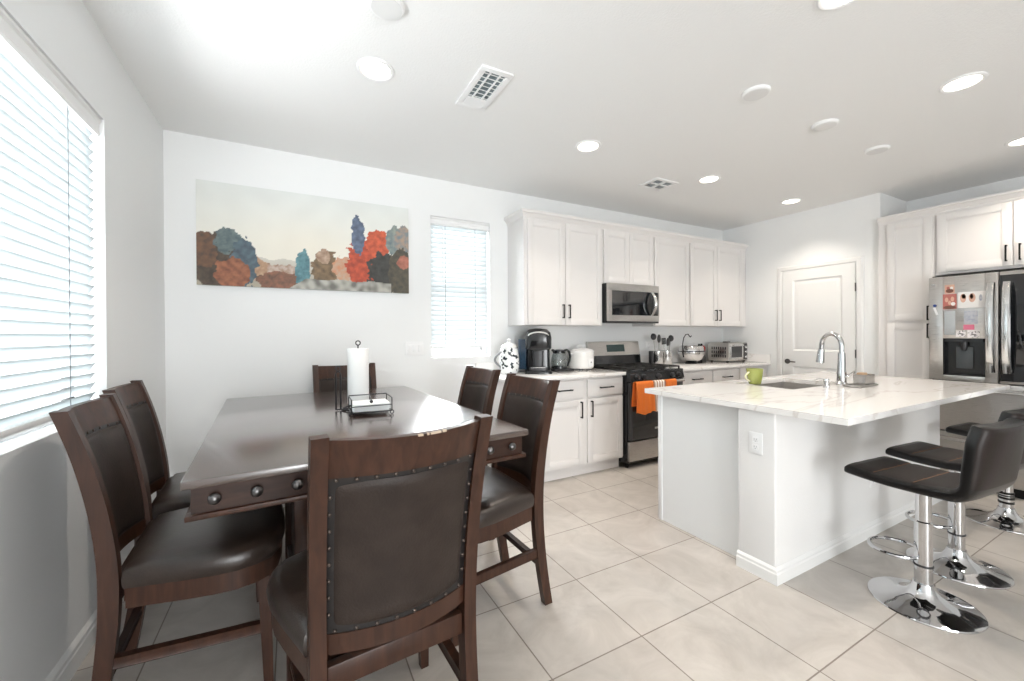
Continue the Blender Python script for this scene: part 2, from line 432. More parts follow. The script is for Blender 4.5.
blind('window_blind', 'wide white slatted blind in the large window on the left wall', 'x', W1[0], W1[1]-.004, W1[3]-.004, 1.005, XL-.045, math.radians(-60), .0445, (2.30, 1.60, .85), valance=.08, proud=-.012)
blind('window_blind', 'narrow white slatted blind in the small window beside the canvas print', 'y', W2[0]+.002, W2[1]-.002, W2[3]-.004, 1.195, YB+.050, math.radians(60), .0445, (1.25, 1.55), wand=(1.225, 1.78), valance=.07)

# door and casing ----------------------------------------------------
def panel_door():
    root = bpy.data.objects.new('door_1', None)
    b = MB()
    X = XR; y0, y1, z0, z1 = 2.083, 2.812, .012, 2.055
    def bx(ya, yb, za, zb, d0, d1, bev=.0): b.box(X-d1, X-d0, ya, yb, za, zb, bev)
    b = MB()
    st = .115
    rails = [(z0, z0+.2), (.92, 1.105), (z1-.115, z1)]
    bx(y0, y0+st, z0, z1, 0, .016); bx(y1-st, y1, z0, z1, 0, .016)
    for a, c in rails: bx(y0+st, y1-st, a, c, 0, .016)
    for za, zb in ((z0+.2, .92), (1.105, z1-.115)):
        ya, yb = y0+st, y1-st
        ring = [(0, .016), (.012, .006), (.022, .004), (.050, .012), (.06, .013)]
        rows = []
        for ins, d in ring:
            rows.append([(X-d, ya+ins, za+ins), (X-d, yb-ins, za+ins), (X-d, yb-ins, zb-ins), (X-d, ya+ins, zb-ins)])
        vs = b.quadmesh(rows, closed_u=True); b.cap(vs[-1])
    d = struct(b.build('door_1', 'trim', smooth=15))
    k = MB(); c = (X-.016, 2.755, .975)
    k.lathe([(.030, -.000), (.030, -.006), (.024, -.011), (.011, -.014), (.010, -.045), (.0, -.047)], 20, c, 'x')
    k.tube([(X-.055, 2.755, .975), (X-.058, 2.70, .975), (X-.056, 2.65, .972)], .009, 10, rs=[.010, .009, .007])
    k.build('door_handle', 'knob', d, label='dark metal lever handle')
    for z in (.32, 1.09, 1.80):
        h = MB(); h.tube([(X-.019, y0-.004, z-.045), (X-.019, y0-.004, z+.045)], .006, 8); h.build('hinge', 'knob', d)
    cs = MB(); cw = .06
    prof = [(0, 0), (0, .012), (.012, .018), (.045, .018), (.055, .010), (.06, .010), (.06, 0)]
    yo0, yo1, zo = y0-.008, y1+.008, z1+.008
    # mitred casing frame
    path = [((yo0), 0.0, -1, 0), (yo0, zo, -1, 1), (yo1, zo, 1, 1), (yo1, 0.0, 1, 0)]
    rows = []
    for (yy, zz, sy, sz) in path:
        rows.append([(X-d_, yy+sy*w_, zz+sz*w_) for w_, d_ in prof])
    vs = cs.quadmesh(rows); cs.cap(vs[0]); cs.cap(vs[-1])
    struct(cs.build('trim_1', 'trim', smooth=20))
panel_door()

# ------------------------------------------------------------------ ceiling fittings
def rz_light(x, y, label, lit=True):
    t = thing('recessed_light' if lit else 'ceiling_disc', label, 'light' if lit else 'cover', (x, y, H), 0, 'lit recessed ceiling lights' if lit else 'unlit round ceiling covers')
    MB().lathe([(.098, 0), (.097, -.006), (.088, -.010), (.078, -.008), (.074, -.004)] if lit else [(.075, 0), (.075, -.010), (.070, -.016), (.062, -.017)], 36).build('trim_ring' if lit else 'rim', 'white', t)
    MB().lathe([(.074, -.002), (.074, -.006), (.05, -.0065), (.001, -.0065)] if lit else [(.064, -.010), (.064, -.0185), (.04, -.020), (.001, -.0205)], 32).build('lens' if lit else 'cover_plate', 'lens' if lit else 'lensoff', t)
    if lit:
        d = bpy.data.lights.new('lamp_glow', 'AREA'); d.shape = 'DISK'; d.size = .12; d.energy = 6.5; d.color = (1, .89, .77); d.spread = math.radians(110)
        o = bpy.data.objects.new('lamp_glow', d); C.objects.link(o); o.location = (x, y, H-.012)
for x, y, l in ((.40, 2.265, 'lit recessed ceiling light above the dining table'),
                (1.975, 2.44, 'lit recessed ceiling light above the walkway between table and white cabinets'),
                (3.387, 2.447, 'lit recessed ceiling light just right of the small kitchen air vent'),
                (4.743, 2.447, 'small lit recessed ceiling light closest to the pantry door'),
                (3.37, .83, 'large lit recessed ceiling light at upper right above the bar stools'),
                (4.80, .862, 'lit recessed ceiling light in front of the fridge, cut by the right photo edge'),
                (2.03, .84, 'recessed ceiling light cut by the top edge of the photo')):
    rz_light(x, y, l)
for x, y, l in ((.365, 1.80, 'unlit round white ceiling cover nearest the camera, above the dining table'),
                (2.415, 1.436, 'unlit round white ceiling cover, first of the row of three above the island'),
                (3.203, 1.436, 'unlit round white ceiling cover, middle of the row of three above the island'),
                (4.0, 1.443, 'unlit round white ceiling cover, farthest of the row of three above the island')):
    rz_light(x, y, l, False)
def vent(x0, x1, y0, y1, label, along):
    t = thing('air_vent', label, 'vent', ((x0+x1)/2, (y0+y1)/2, H))
    hx, hy = (x1-x0)/2, (y1-y0)/2; m = .035
    f = MB()
    for r in ((-hx, hx, -hy, -hy+m), (-hx, hx, hy-m, hy), (-hx, -hx+m, -hy+m, hy-m), (hx-m, hx, -hy+m, hy-m)):
        f.box(r[0], r[1], r[2], r[3], -.012, 0, .003)
    f.build('frame', 'white', t)
    MB().box(-hx+m, hx-m, -hy+m, hy-m, -.003, 0).build('duct_shade', 'ventgrey', t, smooth=0)  # flat plate, shade behind the louvres put into its grey
    s = MB(); n = 9
    if along == 'y':
        for i in range(n):
            yy = -hy+m + (i+.5)*(2*hy-2*m)/n
            s.obox((0, yy, -.007), (1, 0, 0), (0, .9, .43), (0, -.43, .9), hx-m, .010, .001)
        for xx in (-hx*.3, hx*.3): s.box(xx-.004, xx+.004, -hy+m, hy-m, -.011, -.003)
        s.box(-hx+m, hx-m, hy-m-.08, hy-m, -.0125, -.004)
    else:
        for i in range(n):
            xx = -hx+m + (i+.5)*(2*hx-2*m)/n
            s.obox((xx, 0, -.007), (0, 1, 0), (.9, 0, .43), (-.43, 0, .9), hy-m, .009, .001)
        s.box(-.012, .012, -hy+m, hy-m, -.012, -.003); s.box(-hx+m, hx-m, -.008, .008, -.012, -.003)
    s.build('louvres', 'white', t)
vent(.885, 1.075, 1.955, 2.36, 'rectangular white ceiling air vent between the table light and the kitchen', 'y')
vent(2.925, 3.215, 2.635, 2.86, 'small white ceiling air vent in front of the upper cabinets', 'x')

# ------------------------------------------------------------------ wall plates
def plate(name, label, cat, c, nrm, w, h, kind):
    """wall plate with normal nrm ('-y' or '-x')"""
    t = thing(name, label, cat, c, 0 if nrm == '-y' else -PI/2)
    MB().box(-w/2, w/2, -.006, 0, -h/2, h/2, .003).build('plate', 'white', t)
    if kind[0] == 's':
        n = int(kind[1])
        for i in range(n):
            x = (i-(n-1)/2)*.046
            MB().obox((x, -.007, 0), (1, 0, 0), (0, .995, .09), (0, -.09, .995), .0165, .003, .033, .002).build('rocker', 'white', t)
    else:
        for z in (.02, -.02):
            o = MB().box(-.016, .016, -.0075, -.004, z-.014, z+.014, .004).build('socket', 'white', t)
            s = MB()
            for x in (-.006, .006): s.box(x-.001, x+.001, -.0079, -.007, z-.002, z+.007)
            s.box(-.002, .002, -.0079, -.007, z-.010, z-.006)
            s.build('slots', 'grey', o, smooth=0)
    return t
plate('light_switch', 'white three-gang light switch plate on the wall below the canvas print', 'switch', (.952, YB, 1.198), '-y', .165, .118, 's3')
plate('wall_outlet', 'white outlet on the end of the island below the countertop', 'outlet', (2.221, 1.326, .718), '-x', .075, .118, 'o')
plate('wall_outlet', 'white outlet low on the island face behind the bar stools', 'outlet', (3.315, 1.225, .37), '-y', .075, .118, 'o')
plate('wall_outlet', 'white outlet on the wall between range and utensil holder', 'outlet', (3.83, YB, 1.17), '-y', .12, .118, 'o')

# ------------------------------------------------------------------ canvas print (generic landscape)
def canvas():
    x0, x1, z0, z1 = -.594, .897, 1.682, 2.424
    t = thing('canvas_print', 'wide unframed canvas print hanging on the back wall left of the narrow window', 'picture', ((x0+x1)/2, YB, z0))
    hw, hh = (x1-x0)/2, (z1-z0)
    nu, nv = 260, 130
    me = bpy.data.meshes.new('printed_face')
    vs = [(-hw+2*hw*i/nu, -.0305, hh*j/nv) for j in range(nv+1) for i in range(nu+1)]
    fs = [(j*(nu+1)+i, j*(nu+1)+i+1, (j+1)*(nu+1)+i+1, (j+1)*(nu+1)+i) for j in range(nv) for i in range(nu)]
    me.from_pydata(vs, [], fs)
    ca = me.color_attributes.new('paint', 'FLOAT_COLOR', 'POINT')
    S = lambda r, g, b: Vector(srgb(r, g, b)[:3])
    def nz(u, v, s, o=0): return noise.noise(Vector((u*s*2, v*s, o)))
    # shrubs, boulders and flowering bushes: (u, v, ru, rv, colour, second colour)
    blobs = [(.30, .14, .10, .10, (196, 170, 156), (150, 120, 100)), (.38, .16, .09, .08, (205, 188, 176), (160, 130, 110)), (.24, .2, .05, .10, (200, 170, 140), (160, 120, 95)),
             (.10, .20, .13, .30, (86, 74, 62), (52, 44, 40)), (.03, .34, .05, .18, (120, 84, 60), (74, 58, 50)), (.12, .44, .055, .13, (110, 128, 128), (72, 92, 100)),
             (.19, .22, .055, .26, (88, 112, 124), (60, 78, 92)), (.14, .12, .07, .15, (170, 108, 78), (120, 72, 54)), (.34, .07, .10, .10, (92, 72, 62), (150, 100, 80)),
             (.445, .20, .035, .22, (104, 152, 160), (66, 112, 124)), (.555, .20, .065, .22, (140, 116, 88), (96, 80, 62)), (.545, .36, .035, .08, (196, 170, 148), (150, 120, 100)),
             (.64, .24, .05, .14, (206, 140, 104), (190, 170, 150)), (.77, .30, .11, .30, (206, 84, 52), (150, 56, 40)), (.83, .55, .07, .16, (218, 98, 62), (170, 70, 46)),
             (.72, .62, .035, .22, (104, 122, 148), (70, 84, 108)), (.86, .22, .09, .24, (62, 66, 66), (36, 42, 44)), (.92, .60, .05, .16, (150, 160, 150), (100, 120, 130)),
             (.97, .62, .05, .16, (176, 150, 130), (110, 130, 140)), (.955, .22, .07, .30, (92, 84, 70), (56, 60, 54)), (.97, .36, .035, .08, (190, 120, 100), (150, 90, 76))]
    for j in range(nv+1):
        for i in range(nu+1):
            u, v = i/nu, j/nv
            k = max(0, min(1, (v-.25)/.75))
            c = S(236, 233, 222).lerp(S(224, 227, 224), k)
            c = c*(1 + .05*nz(u, v, 5))
            c = c.lerp(S(236, 226, 208), .5*math.exp(-((u-.45)/.3)**2-((v-.45)/.25)**2))
            hill = .30 + .05*nz(u, 0, 2.2, 3) + .02*nz(u, 0, 9, 4)
            if v < hill: c = S(206, 202, 192).lerp(S(176, 168, 152), min(1, (hill-v)/.25))
            for q, (bu, bv, ru, rv, ca_, cb_) in enumerate(blobs):
                d = ((u-bu)/ru)**2 + ((v-bv)/rv)**2 + .55*nz(u, v, 16, q) + .25*nz(u, v, 40, q+30)
                if d < 1:
                    w = .5 + .8*nz(u, v, 22, q+60) + .35*nz(u, v, 60, q+90)
                    c = S(*ca_).lerp(S(*cb_), max(0, min(1, w))).lerp(S(170, 160, 150), .10)
            ledge = .11 + .03*nz(u, 0, 6, 8)
            if .38 < u < .90 and v < ledge*min(1, (u-.38)*12) :
                c = S(186, 184, 176).lerp(S(120, 118, 112), max(0, min(1, .45+1.2*nz(u, v, 14, 200))))
            ca.data[j*(nu+1)+i].color = (c.x, c.y, c.z, 1)
    m = mat('painted_canvas', (.5, .5, .5, 1), .8)
    nt = m.node_tree; a = nt.nodes.new('ShaderNodeVertexColor'); a.layer_name = 'paint'
    nt.links.new(a.outputs['Color'], nt.nodes['Principled BSDF'].inputs['Base Color'])
    me.materials.append(m)
    o = bpy.data.objects.new('printed_face', me); C.objects.link(o); o.parent = t
    MB().box(-hw, hw, -.030, -.002, 0, hh).build('stretched_edge', 'cream2', t, smooth=0)
M['cream2'] = mat('pale_canvas_edge', srgb(206, 208, 206), .8)
canvas()

# ------------------------------------------------------------------ cabinets
def pull(parent, c, vertical, L=.135, m='black'):
    """bar pull on a front facing -y, c on the front face"""
    x, y, z = c; b = MB()
    d = Vector((0, 0, 1)) if vertical else Vector((1, 0, 0))
    p = Vector((x, y-.028, z))
    a, e = p - d*L/2, p + d*L/2
    b.bar(a, e, .010, .010, .002, up=(0, 1, 0) if vertical else (0, 0, 1))
    for q in (a + d*.006, e - d*.006):
        b.bar(q, q + Vector((0, .028, 0)), .010, .010, .0015)
    return b.build('pull_handle', m, parent)
def shaker(parent, name, x0, x1, z0, z1, yf, st=.058, t=.019, handle=None, hl=.135):
    """shaker front: frame and recessed panel, front face at yf"""
    b = MB()
    b.box(x0, x0+st, yf, yf+t, z0, z1, .002); b.box(x1-st, x1, yf, yf+t, z0, z1, .002)
    b.box(x0+st, x1-st, yf, yf+t, z0, z0+st, .0015); b.box(x0+st, x1-st, yf, yf+t, z1-st, z1, .0015)
    b.box(x0+st-.003, x1-st+.003, yf+.009, yf+.015, z0+st-.003, z1-st+.003)
    # small inner bead
    for r in ((x0+st, x0+st+.007, z0+st, z1-st), (x1-st-.007, x1-st, z0+st, z1-st), (x0+st, x1-st, z0+st, z0+st+.007), (x0+st, x1-st, z1-st-.007, z1-st)):
        b.box(r[0], r[1], yf+.005, yf+.012, r[2], r[3], .002)
    d = b.build(name, 'cab', parent)
    if handle: pull(d, (handle[0], yf, handle[1]), handle[2], hl)
    return d
def flat_front(parent, x0, x1, z0, z1, yf, handle=True):
    b = MB(); b.box(x0, x1, yf, yf+.019, z0, z1, .003); d = b.build('drawer', 'cab', parent)
    if handle: pull(d, ((x0+x1)/2, yf, (z0+z1)/2), False, .15)
    return d

# upper run (front faces at y = 3.256)
UZ0, UZ1, UF = 1.404, 2.405, 3.256
def upper(label, x0, x1, z0, doors, handles=True):
    t = thing('wall_cabinet', label, 'cabinet', ((x0+x1)/2, YB, z0))
    ox, oy, oz = t.location
    X = lambda x: x-ox
    MB().box(X(x0), X(x1), UF+.021-oy, -.001, 0, UZ1-z0, .001).build('carcass', 'cab', t, smooth=0)
    for (a, b, h) in doors:
        shaker(t, 'door', X(a), X(b), .006, UZ1-.012-z0, UF-oy, handle=(X(h), .135, True) if h else None)
    return t
upper('two-door white wall cabinet above the coffee maker, left end of the run', 1.892, 2.822, UZ0, ((1.925, 2.345, 2.312), (2.351, 2.806, 2.385)))
upper('short two-door white wall cabinet above the microwave', 2.824, 3.560, 1.842, ((2.838, 3.185, None), (3.189, 3.545, None)))
upper('single-door white wall cabinet just right of the microwave', 3.562, 4.150, UZ0, ((3.572, 4.140, None),))
upper('two-door white wall cabinet at the right end, above the toaster oven', 4.152, 5.268, UZ0, ((4.165, 4.650, 4.615), (4.656, 5.175, 4.690)))
def crown(name, pts, zb, zt):
    """crown moulding swept along pts (list of (x,y) outer line with outward normals mitred)"""
    prof = [(0, 0), (.006, 0), (.006, .018), (.012, .022), (.020, .036), (.034, .050), (.040, .052), (.040, zt-zb), (-.02, zt-zb), (-.02, 0)]
    rows = []
    for (x, y, nx, ny) in pts: rows.append([(x+nx*d, y+ny*d, zb+z) for d, z in prof])
    b = MB(); vs = b.quadmesh([r for r in rows], closed_u=True); b.cap(vs[0][::-1]); b.cap(vs[-1])
    return struct(b.build(name, 'cab', smooth=25))
crown('trim_2', [(1.892, YB, -1, 0), (1.892, UF+.02, -1, -1), (5.268, UF+.02, 0, -1)], 2.395, 2.475)

# base run (front faces y = 2.985)
BF, CT, CTH = 2.985, .948, .032
def base(label, x0, x1, fronts, endleft=False):
    t = thing('base_cabinet', label, 'cabinet', ((x0+x1)/2, YB, 0))
    ox, oy = t.location.x, t.location.y
    X = lambda x: x-ox
    MB().box(X(x0), X(x1), BF+.021-oy, -.001, .105, CT-CTH-.001, .001).build('carcass', 'cab', t, smooth=0)
    MB().box(X(x0), X(x1), BF+.075-oy, BF+.093-oy, 0, .105).build('toe_kick', 'cab', t, smooth=0)
    for kind, a, b, h in fronts:
        if kind == 'D': shaker(t, 'door', X(a), X(b), .125, .715, BF-oy, handle=(X(h), .625, True) if h else None, hl=.15)
        else: flat_front(t, X(a), X(b), .735, .895, BF-oy)
    return t
base('narrow white base cabinet behind the dining chairs, left end of the run', 1.555, 1.898, (('d', 1.565, 1.888, 0), ('D', 1.565, 1.888, 1.86)))
base('two-door white base cabinet left of the range', 1.900, 2.842, (('d', 1.915, 2.350, 0), ('d', 2.398, 2.828, 0), ('D', 1.915, 2.350, 2.315), ('D', 2.398, 2.828, 2.435)))
base('white base cabinet with one wide drawer just right of the range', 3.612, 4.182, (('d', 3.64, 4.172, 0), ('D', 3.64, 4.172, 4.13)))
base('white base cabinet with drawer below the fruit bowl', 4.184, 4.672, (('d', 4.197, 4.659, 0), ('D', 4.197, 4.659, 4.24)))
base('white corner base cabinet with drawer below the toaster oven', 4.674, 5.268, (('d', 4.692, 5.20, 0), ('D', 4.692, 5.20, 4.74)))
def countertop(label, x0, x1, side=False):
    t = thing('kitchen_worktop', label, 'countertop', ((x0+x1)/2, YB, CT-CTH))
    hx = (x1-x0)/2
    MB().box(-hx, hx, 2.955-YB, -.001, 0, CTH, .004).build('slab', 'marble', t)
    bs = tag(MB().box(-hx, hx, -.020, -.001, 0, .10, .002).build('backsplash', 'marble', loc=((x0+x1)/2, YB, CT+.0002)), 'low white quartz upstand along the wall ' + ('right' if side else 'left') + ' of the range', 'backsplash')
    if side: tag(MB().box(-.02, 0, 2.96-YB, -.021, 0, .10, .002).build('side_splash', 'marble', loc=(x1, YB, CT+.0002)), 'short white quartz upstand on the side wall at the worktop corner', 'backsplash')
countertop('white quartz worktop left of the range holding the coffee maker', 1.535, 2.846)
countertop('white quartz worktop right of the range holding the toaster oven', 3.608, 5.268, True)

# ------------------------------------------------------------------ microwave
def microwave():
    x0, x1, z0, z1, yf = 2.828, 3.556, 1.437, 1.840, 3.185
    t = thing('microwave', 'stainless steel microwave mounted above the range', 'microwave', ((x0+x1)/2, YB, z0))
    ox, oy, oz = t.location
    hx, h, F = (x1-x0)/2, z1-z0, yf-oy
    MB().box(-hx, hx, F+.03, -.001, 0, h, .003).build('body', 'blackplastic', t)
    b = MB(); wl, wr, wb, wt = -hx+.05, hx-.175, .075, h-.075
    b.box(-hx, hx, F, F+.03, wt, h, .004); b.box(-hx, hx, F, F+.03, .012, wb, .004); b.box(-hx, wl, F, F+.03, wb, wt, .003)
    b.box(hx-.012, hx, F, F+.03, wb, wt, .003)
    d = b.build('door', 'steel', t)
    MB().box(wl, hx-.012, F+.008, F+.03, wb, wt, .001).build('window', 'blackglass', d, smooth=0)
    MB().box(wr+.075, hx-.02, F+.005, F+.009, wb+.02, wt-.02, .001).build('control_panel', 'darkplastic', t)
    hd = MB(); pts = []
    for k in range(13):
        a = k/12; pts.append((wr+.050, F-.012-.055*math.sin(PI*a), wb-.0+(wt-wb)*a))
    hd.tube(pts, .012, 12, rs=[.013+.009*math.sin(PI*k/12) for k in range(13)])
    hd.build('handle', 'steelh', d)
    v = MB(); 
    for i in range(14): v.box(-hx+.06+i*.045, -hx+.09+i*.045, F+.05, F+.075, -.003, .001)
    v.build('vent_slots', 'dark', t, smooth=0)
    MB().box(-hx+.004, hx-.004, F+.004, F+.09, -.006, .012, .002).build('bottom_trim', 'darkplastic', t)
microwave()

# ------------------------------------------------------------------ range
def kitchen_range():
    x0, x1 = 2.850, 3.604
    t = thing('gas_range', 'stainless and black gas range with towels on its door handle', 'stove', ((x0+x1)/2, YB, 0))
    hx = (x1-x0)/2; Y = lambda y: y-YB
    MB().box(-hx, hx, Y(2.955), Y(3.58), .05, .93, .003).build('body', 'blackplastic', t)
    for sx in (-1, 1):
        for yy in (3.0, 3.53): MB().lathe([(.018, 0), (.018, .05)], 12, (sx*(hx-.04), Y(yy), 0)).build('foot', 'black', t)
    MB().box(-hx+.004, hx-.004, Y(2.925), Y(2.955), .075, .265, .005).build('drawer', 'steel', t, label='stainless storage drawer')
    d = MB().box(-hx+.004, hx-.004, Y(2.912), Y(2.955), .280, .846, .006).build('oven_door', 'blackglass', t)
    MB().box(-.045, .045, Y(2.9105), Y(2.9135), .365, .385, .001).build('badge', 'steelh', d, smooth=0)
    fr = MB()
    for r in ((-hx+.004, -hx+.03, .28, .846),): fr.box(r[0], r[1], Y(2.909), Y(2.915), r[2], r[3], .002)
    fr.build('edge_strip', 'darkplastic', d)
    h = MB(); h.tube([(-hx+.055, Y(2.860), .840), (hx-.055, Y(2.860), .840)], .013, 14)
    hd = h.build('handle', 'steelh', d)
    b = MB()
    for sx in (-1, 1): b.box(sx*(hx-.06)-.018, sx*(hx-.06)+.018, Y(2.852), Y(2.915), .822, .858, .005)
    b.build('handle_bracket', 'steelh', hd)
    # sloped control fascia
    cp = MB(); cp.prism([(Y(2.912), .852), (Y(2.897), .862), (Y(2.915), .930), (Y(2.96), .930), (Y(2.96), .852)], lambda y, z: (-hx+.002, y, z), lambda y, z: (hx-.002, y, z))
    fas = cp.build('control_fascia', 'blackplastic', t, smooth=0)
    for i in range(5):
        x = (-.29, -.20, 0, .20, .29)[i]
        MB().lathe([(.026, 0), (.025, -.012), (.021, -.030), (.016, -.032), (.001, -.032)], 20, (x, Y(2.911), .895), 'y').build('knob', 'darkplastic', fas)
    MB().box(-hx-.002, hx+.002, Y(2.915), Y(3.53), .928, .950, .004).build('cooktop', 'blackplastic', t)
    for i, xc in enumerate((-hx*.66, 0, hx*.66)):
        g = MB(); w = .112; y0, y1 = Y(2.95), Y(3.49)
        for xx in (-w, w): g.box(xc+xx-.006, xc+xx+.006, y0, y1, .968, .982, .002)
        for k in range(5):
            yy = y0 + (y1-y0)*k/4; g.box(xc-w, xc+w, yy-.006, yy+.006, .968, .982, .002)
        for xx in (-w, w):
            for yy in (y0+.006, y1-.006): g.box(xc+xx-.006, xc+xx+.006, yy-.006, yy+.006, .950, .970)
        for yy in (y0+(y1-y0)*.27, y0+(y1-y0)*.75):
            g.box(xc-.006, xc+.006, yy-.1, yy+.1, .966, .980, .002)
        g.build('grate', 'iron', t)
        for yy in ((y0+(y1-y0)*.27, y0+(y1-y0)*.75) if i != 1 else ((y0+y1)/2,)):
            MB().lathe([(.05, .950), (.05, .956), (.036, .958), (.034, .964), (.001, .965)], 24, (xc, yy, 0)).build('burner', 'iron', t)
    bg = MB(); bg.prism([(Y(3.50), .95), (Y(3.515), 1.075), (Y(3.575), 1.075), (Y(3.575), .95)], lambda y, z: (-hx, y, z), lambda y, z: (hx, y, z))
    bgo = bg.build('backguard_base', 'blackplastic', t, smooth=0)
    b2 = MB().prism([(Y(3.515), 1.075), (Y(3.545), 1.225), (Y(3.56), 1.232), (Y(3.578), 1.232), (Y(3.578), 1.075)], lambda y, z: (-hx, y, z), lambda y, z: (hx, y, z)).build('backguard', 'steel', t, smooth=0)
    MB().prism([(Y(3.521), 1.115), (Y(3.537), 1.195), (Y(3.545), 1.195), (Y(3.530), 1.115)], lambda y, z: (-.12, y-.003, z), lambda y, z: (.14, y-.003, z)).build('display', 'display', b2, smooth=0)
    return t
kitchen_range()
def towel(label, x0, x1, drop_front, drop_back, m, seed, group=None, flare=0.0):
    """cloth folded over the oven handle"""
    rnd = random.Random(seed); ph = rnd.random()*6
    yc, zc, r = 2.860, .840, .017
    path = []
    for k in range(14): path.append((yc-r-.004, zc - drop_front*(1-k/13)))
    for k in range(1, 8): a = PI - PI*k/8; path.append((yc+(r+.003)*math.cos(a), zc+(r+.003)*math.sin(a)))
    for k in range(10): path.append((yc+r+.004, zc - drop_back*k/9))
    N = 26; org = Vector(((x0+x1)/2, yc, zc))
    def P(i, j, off):
        y, z = path[j]; u = i/N
        dn = max(0, zc-z)
        amp = min(.014, dn*.07)
        wv = amp*math.sin(u*PI*4.2+ph) + .4*amp*math.sin(u*PI*9+ph*2)
        front = y < yc
        yy = y + (-(abs(wv)) if front else abs(wv)*.4)
        x = x0 + (x1-x0)*u + flare*(u-.5)*dn
        zz = z + (.012*math.sin(u*7+ph) if j == 0 else 0)
        return Vector((x, yy + off*(-1 if front else 1)*.5, zz)) - org
    b = MB(); J = len(path)
    A = b.quadmesh([[P(i, j, .004) for i in range(N+1)] for j in range(J)])
    B = b.quadmesh([[P(i, j, -.002) for i in range(N+1)] for j in range(J)])
    for j in range(J-1):
        for i in (0, N): b.bm.faces.new((A[j][i], A[j+1][i], B[j+1][i], B[j][i]))
    for i in range(N):
        for j in (0, J-1): b.bm.faces.new((A[j][i], A[j][i+1], B[j][i+1], B[j][i]))
    o = b.build('dish_towel', m, smooth=60, loc=org)
    return tag(o, label, 'towel', group)
towel('large orange towel hanging long over the oven handle, left of the striped one', 2.860, 3.085, .285, .22, 'orange', 3, flare=.12)
towel('cream striped tea towel folded over the middle of the oven handle', 3.095, 3.250, .270, .2, 'stripe', 5)
towel('second orange towel at the right end of the oven handle', 3.262, 3.415, .235, .2, 'orange', 9)

# ------------------------------------------------------------------ worktop items (left)
def pitcher(x, y):
    t = thing('patterned_pitcher', 'white ceramic pitcher with dark speckled pattern beside the coffee maker', 'pitcher', (x, y, CT))
    MB().lathe([(.001, .002), (.062, .002), (.070, .01), (.080, .06), (.082, .11), (.076, .17), (.068, .205), (.072, .225), (.066, .226), (.060, .205), (.001, .195)], 32).build('body', 'pattern', t)
    MB().lathe([(.066, .222), (.060, .240), (.030, .256), (.012, .262), (.013, .272), (.018, .282), (.012, .294), (.001, .297)], 24).build('lid', 'ceramic', t)
    pts = [(-.066-.062*math.sin(PI*k/14), -.0, .055+.135*k/14) for k in range(15)]
    MB().tube(pts, .009, 10).build('handle', 'grey', t)
    t.scale = (1.16, 1.16, 1.12)
pitcher(1.785, 3.38)
def coffee_maker(x, y):
    t = thing('coffee_maker', 'tall glossy black single-serve coffee maker on the left worktop', 'coffee maker', (x, y, CT), math.radians(-30))
    def rr(w, d, z, r=.04, y0=0):
        out = []; 
        for cx, cy, a0 in ((w-r, d-r, 0), (-w+r, d-r, 90), (-w+r, -d+r, 180), (w-r, -d+r, 270)):
            for k in range(5):
                a = math.radians(a0+90*k/4); out.append((cx+r*math.cos(a), y0+cy+r*math.sin(a), z))
        return out
    def loft(secs, name, m, lab=None):
        b = MB(); vs = b.quadmesh(secs, closed_u=True); b.cap(vs[0][::-1]); b.cap(vs[-1]); return b.build(name, m, t, label=lab)
    loft([rr(.118, .16, 0), rr(.118, .16, .018), rr(.112, .155, .028)], 'base', 'blackplastic')
    loft([rr(.108, .085, .026, .03, .07), rr(.105, .085, .2, .03, .07), rr(.108, .085, .3, .03, .07)], 'column', 'blackplastic')
    loft([rr(.10, .14, .20, .05, .0), rr(.114, .15, .215, .05, 0), rr(.116, .15, .30, .055, 0), rr(.106, .145, .345, .055, .0), rr(.08, .12, .372, .05, .01), rr(.03, .05, .380, .02, .02)], 'brew_head', 'blackplastic')
    loft([rr(.075, .06, .028, .02, -.085), rr(.075, .06, .05, .02, -.085)], 'drip_tray', 'darkplastic')
    g = MB()
    for i in range(8): g.box(-.06, .06, -.135+i*.014, -.130+i*.014, .050, .054)
    g.build('drip_grille', 'steelh', t, smooth=0)
    loft([rr(.045, .03, .05, .02, -.03), rr(.05, .03, .19, .02, -.03)], 'rear_cup_shield', 'darkplastic')
    tk = MB(); secs = [[(-.108-.034+.034*px, py*.085+.06, z) for px, py in ((-1, -.7), (-.7, -1), (1, -1), (1, 1), (-.7, 1), (-1, .7))] for z in (.03, .29)]
    vs = tk.quadmesh(secs, closed_u=True); tk.cap(vs[0][::-1]); tk.cap(vs[-1]); tk.build('water_tank', 'bluep', t, label='translucent blue water tank')
    pts = [(.085*math.cos(a), -.145+.02*abs(math.cos(a))-.02, .318+.03*math.sin(a)) for a in [PI*k/12 for k in range(13)]]
    MB().tube(pts, .007, 8).build('lid_handle', 'steelh', t)
    t.scale = (1.08, 1.04, 1.12)
coffee_maker(2.085, 3.35)
tag(recenter(MB().box(2.255, 2.475, 3.30, 3.53, CT+.0005, CT+.024, .004).build('pod_drawer', 'darkplastic')), 'flat dark tray under the glass carafe beside the coffee maker', 'tray')
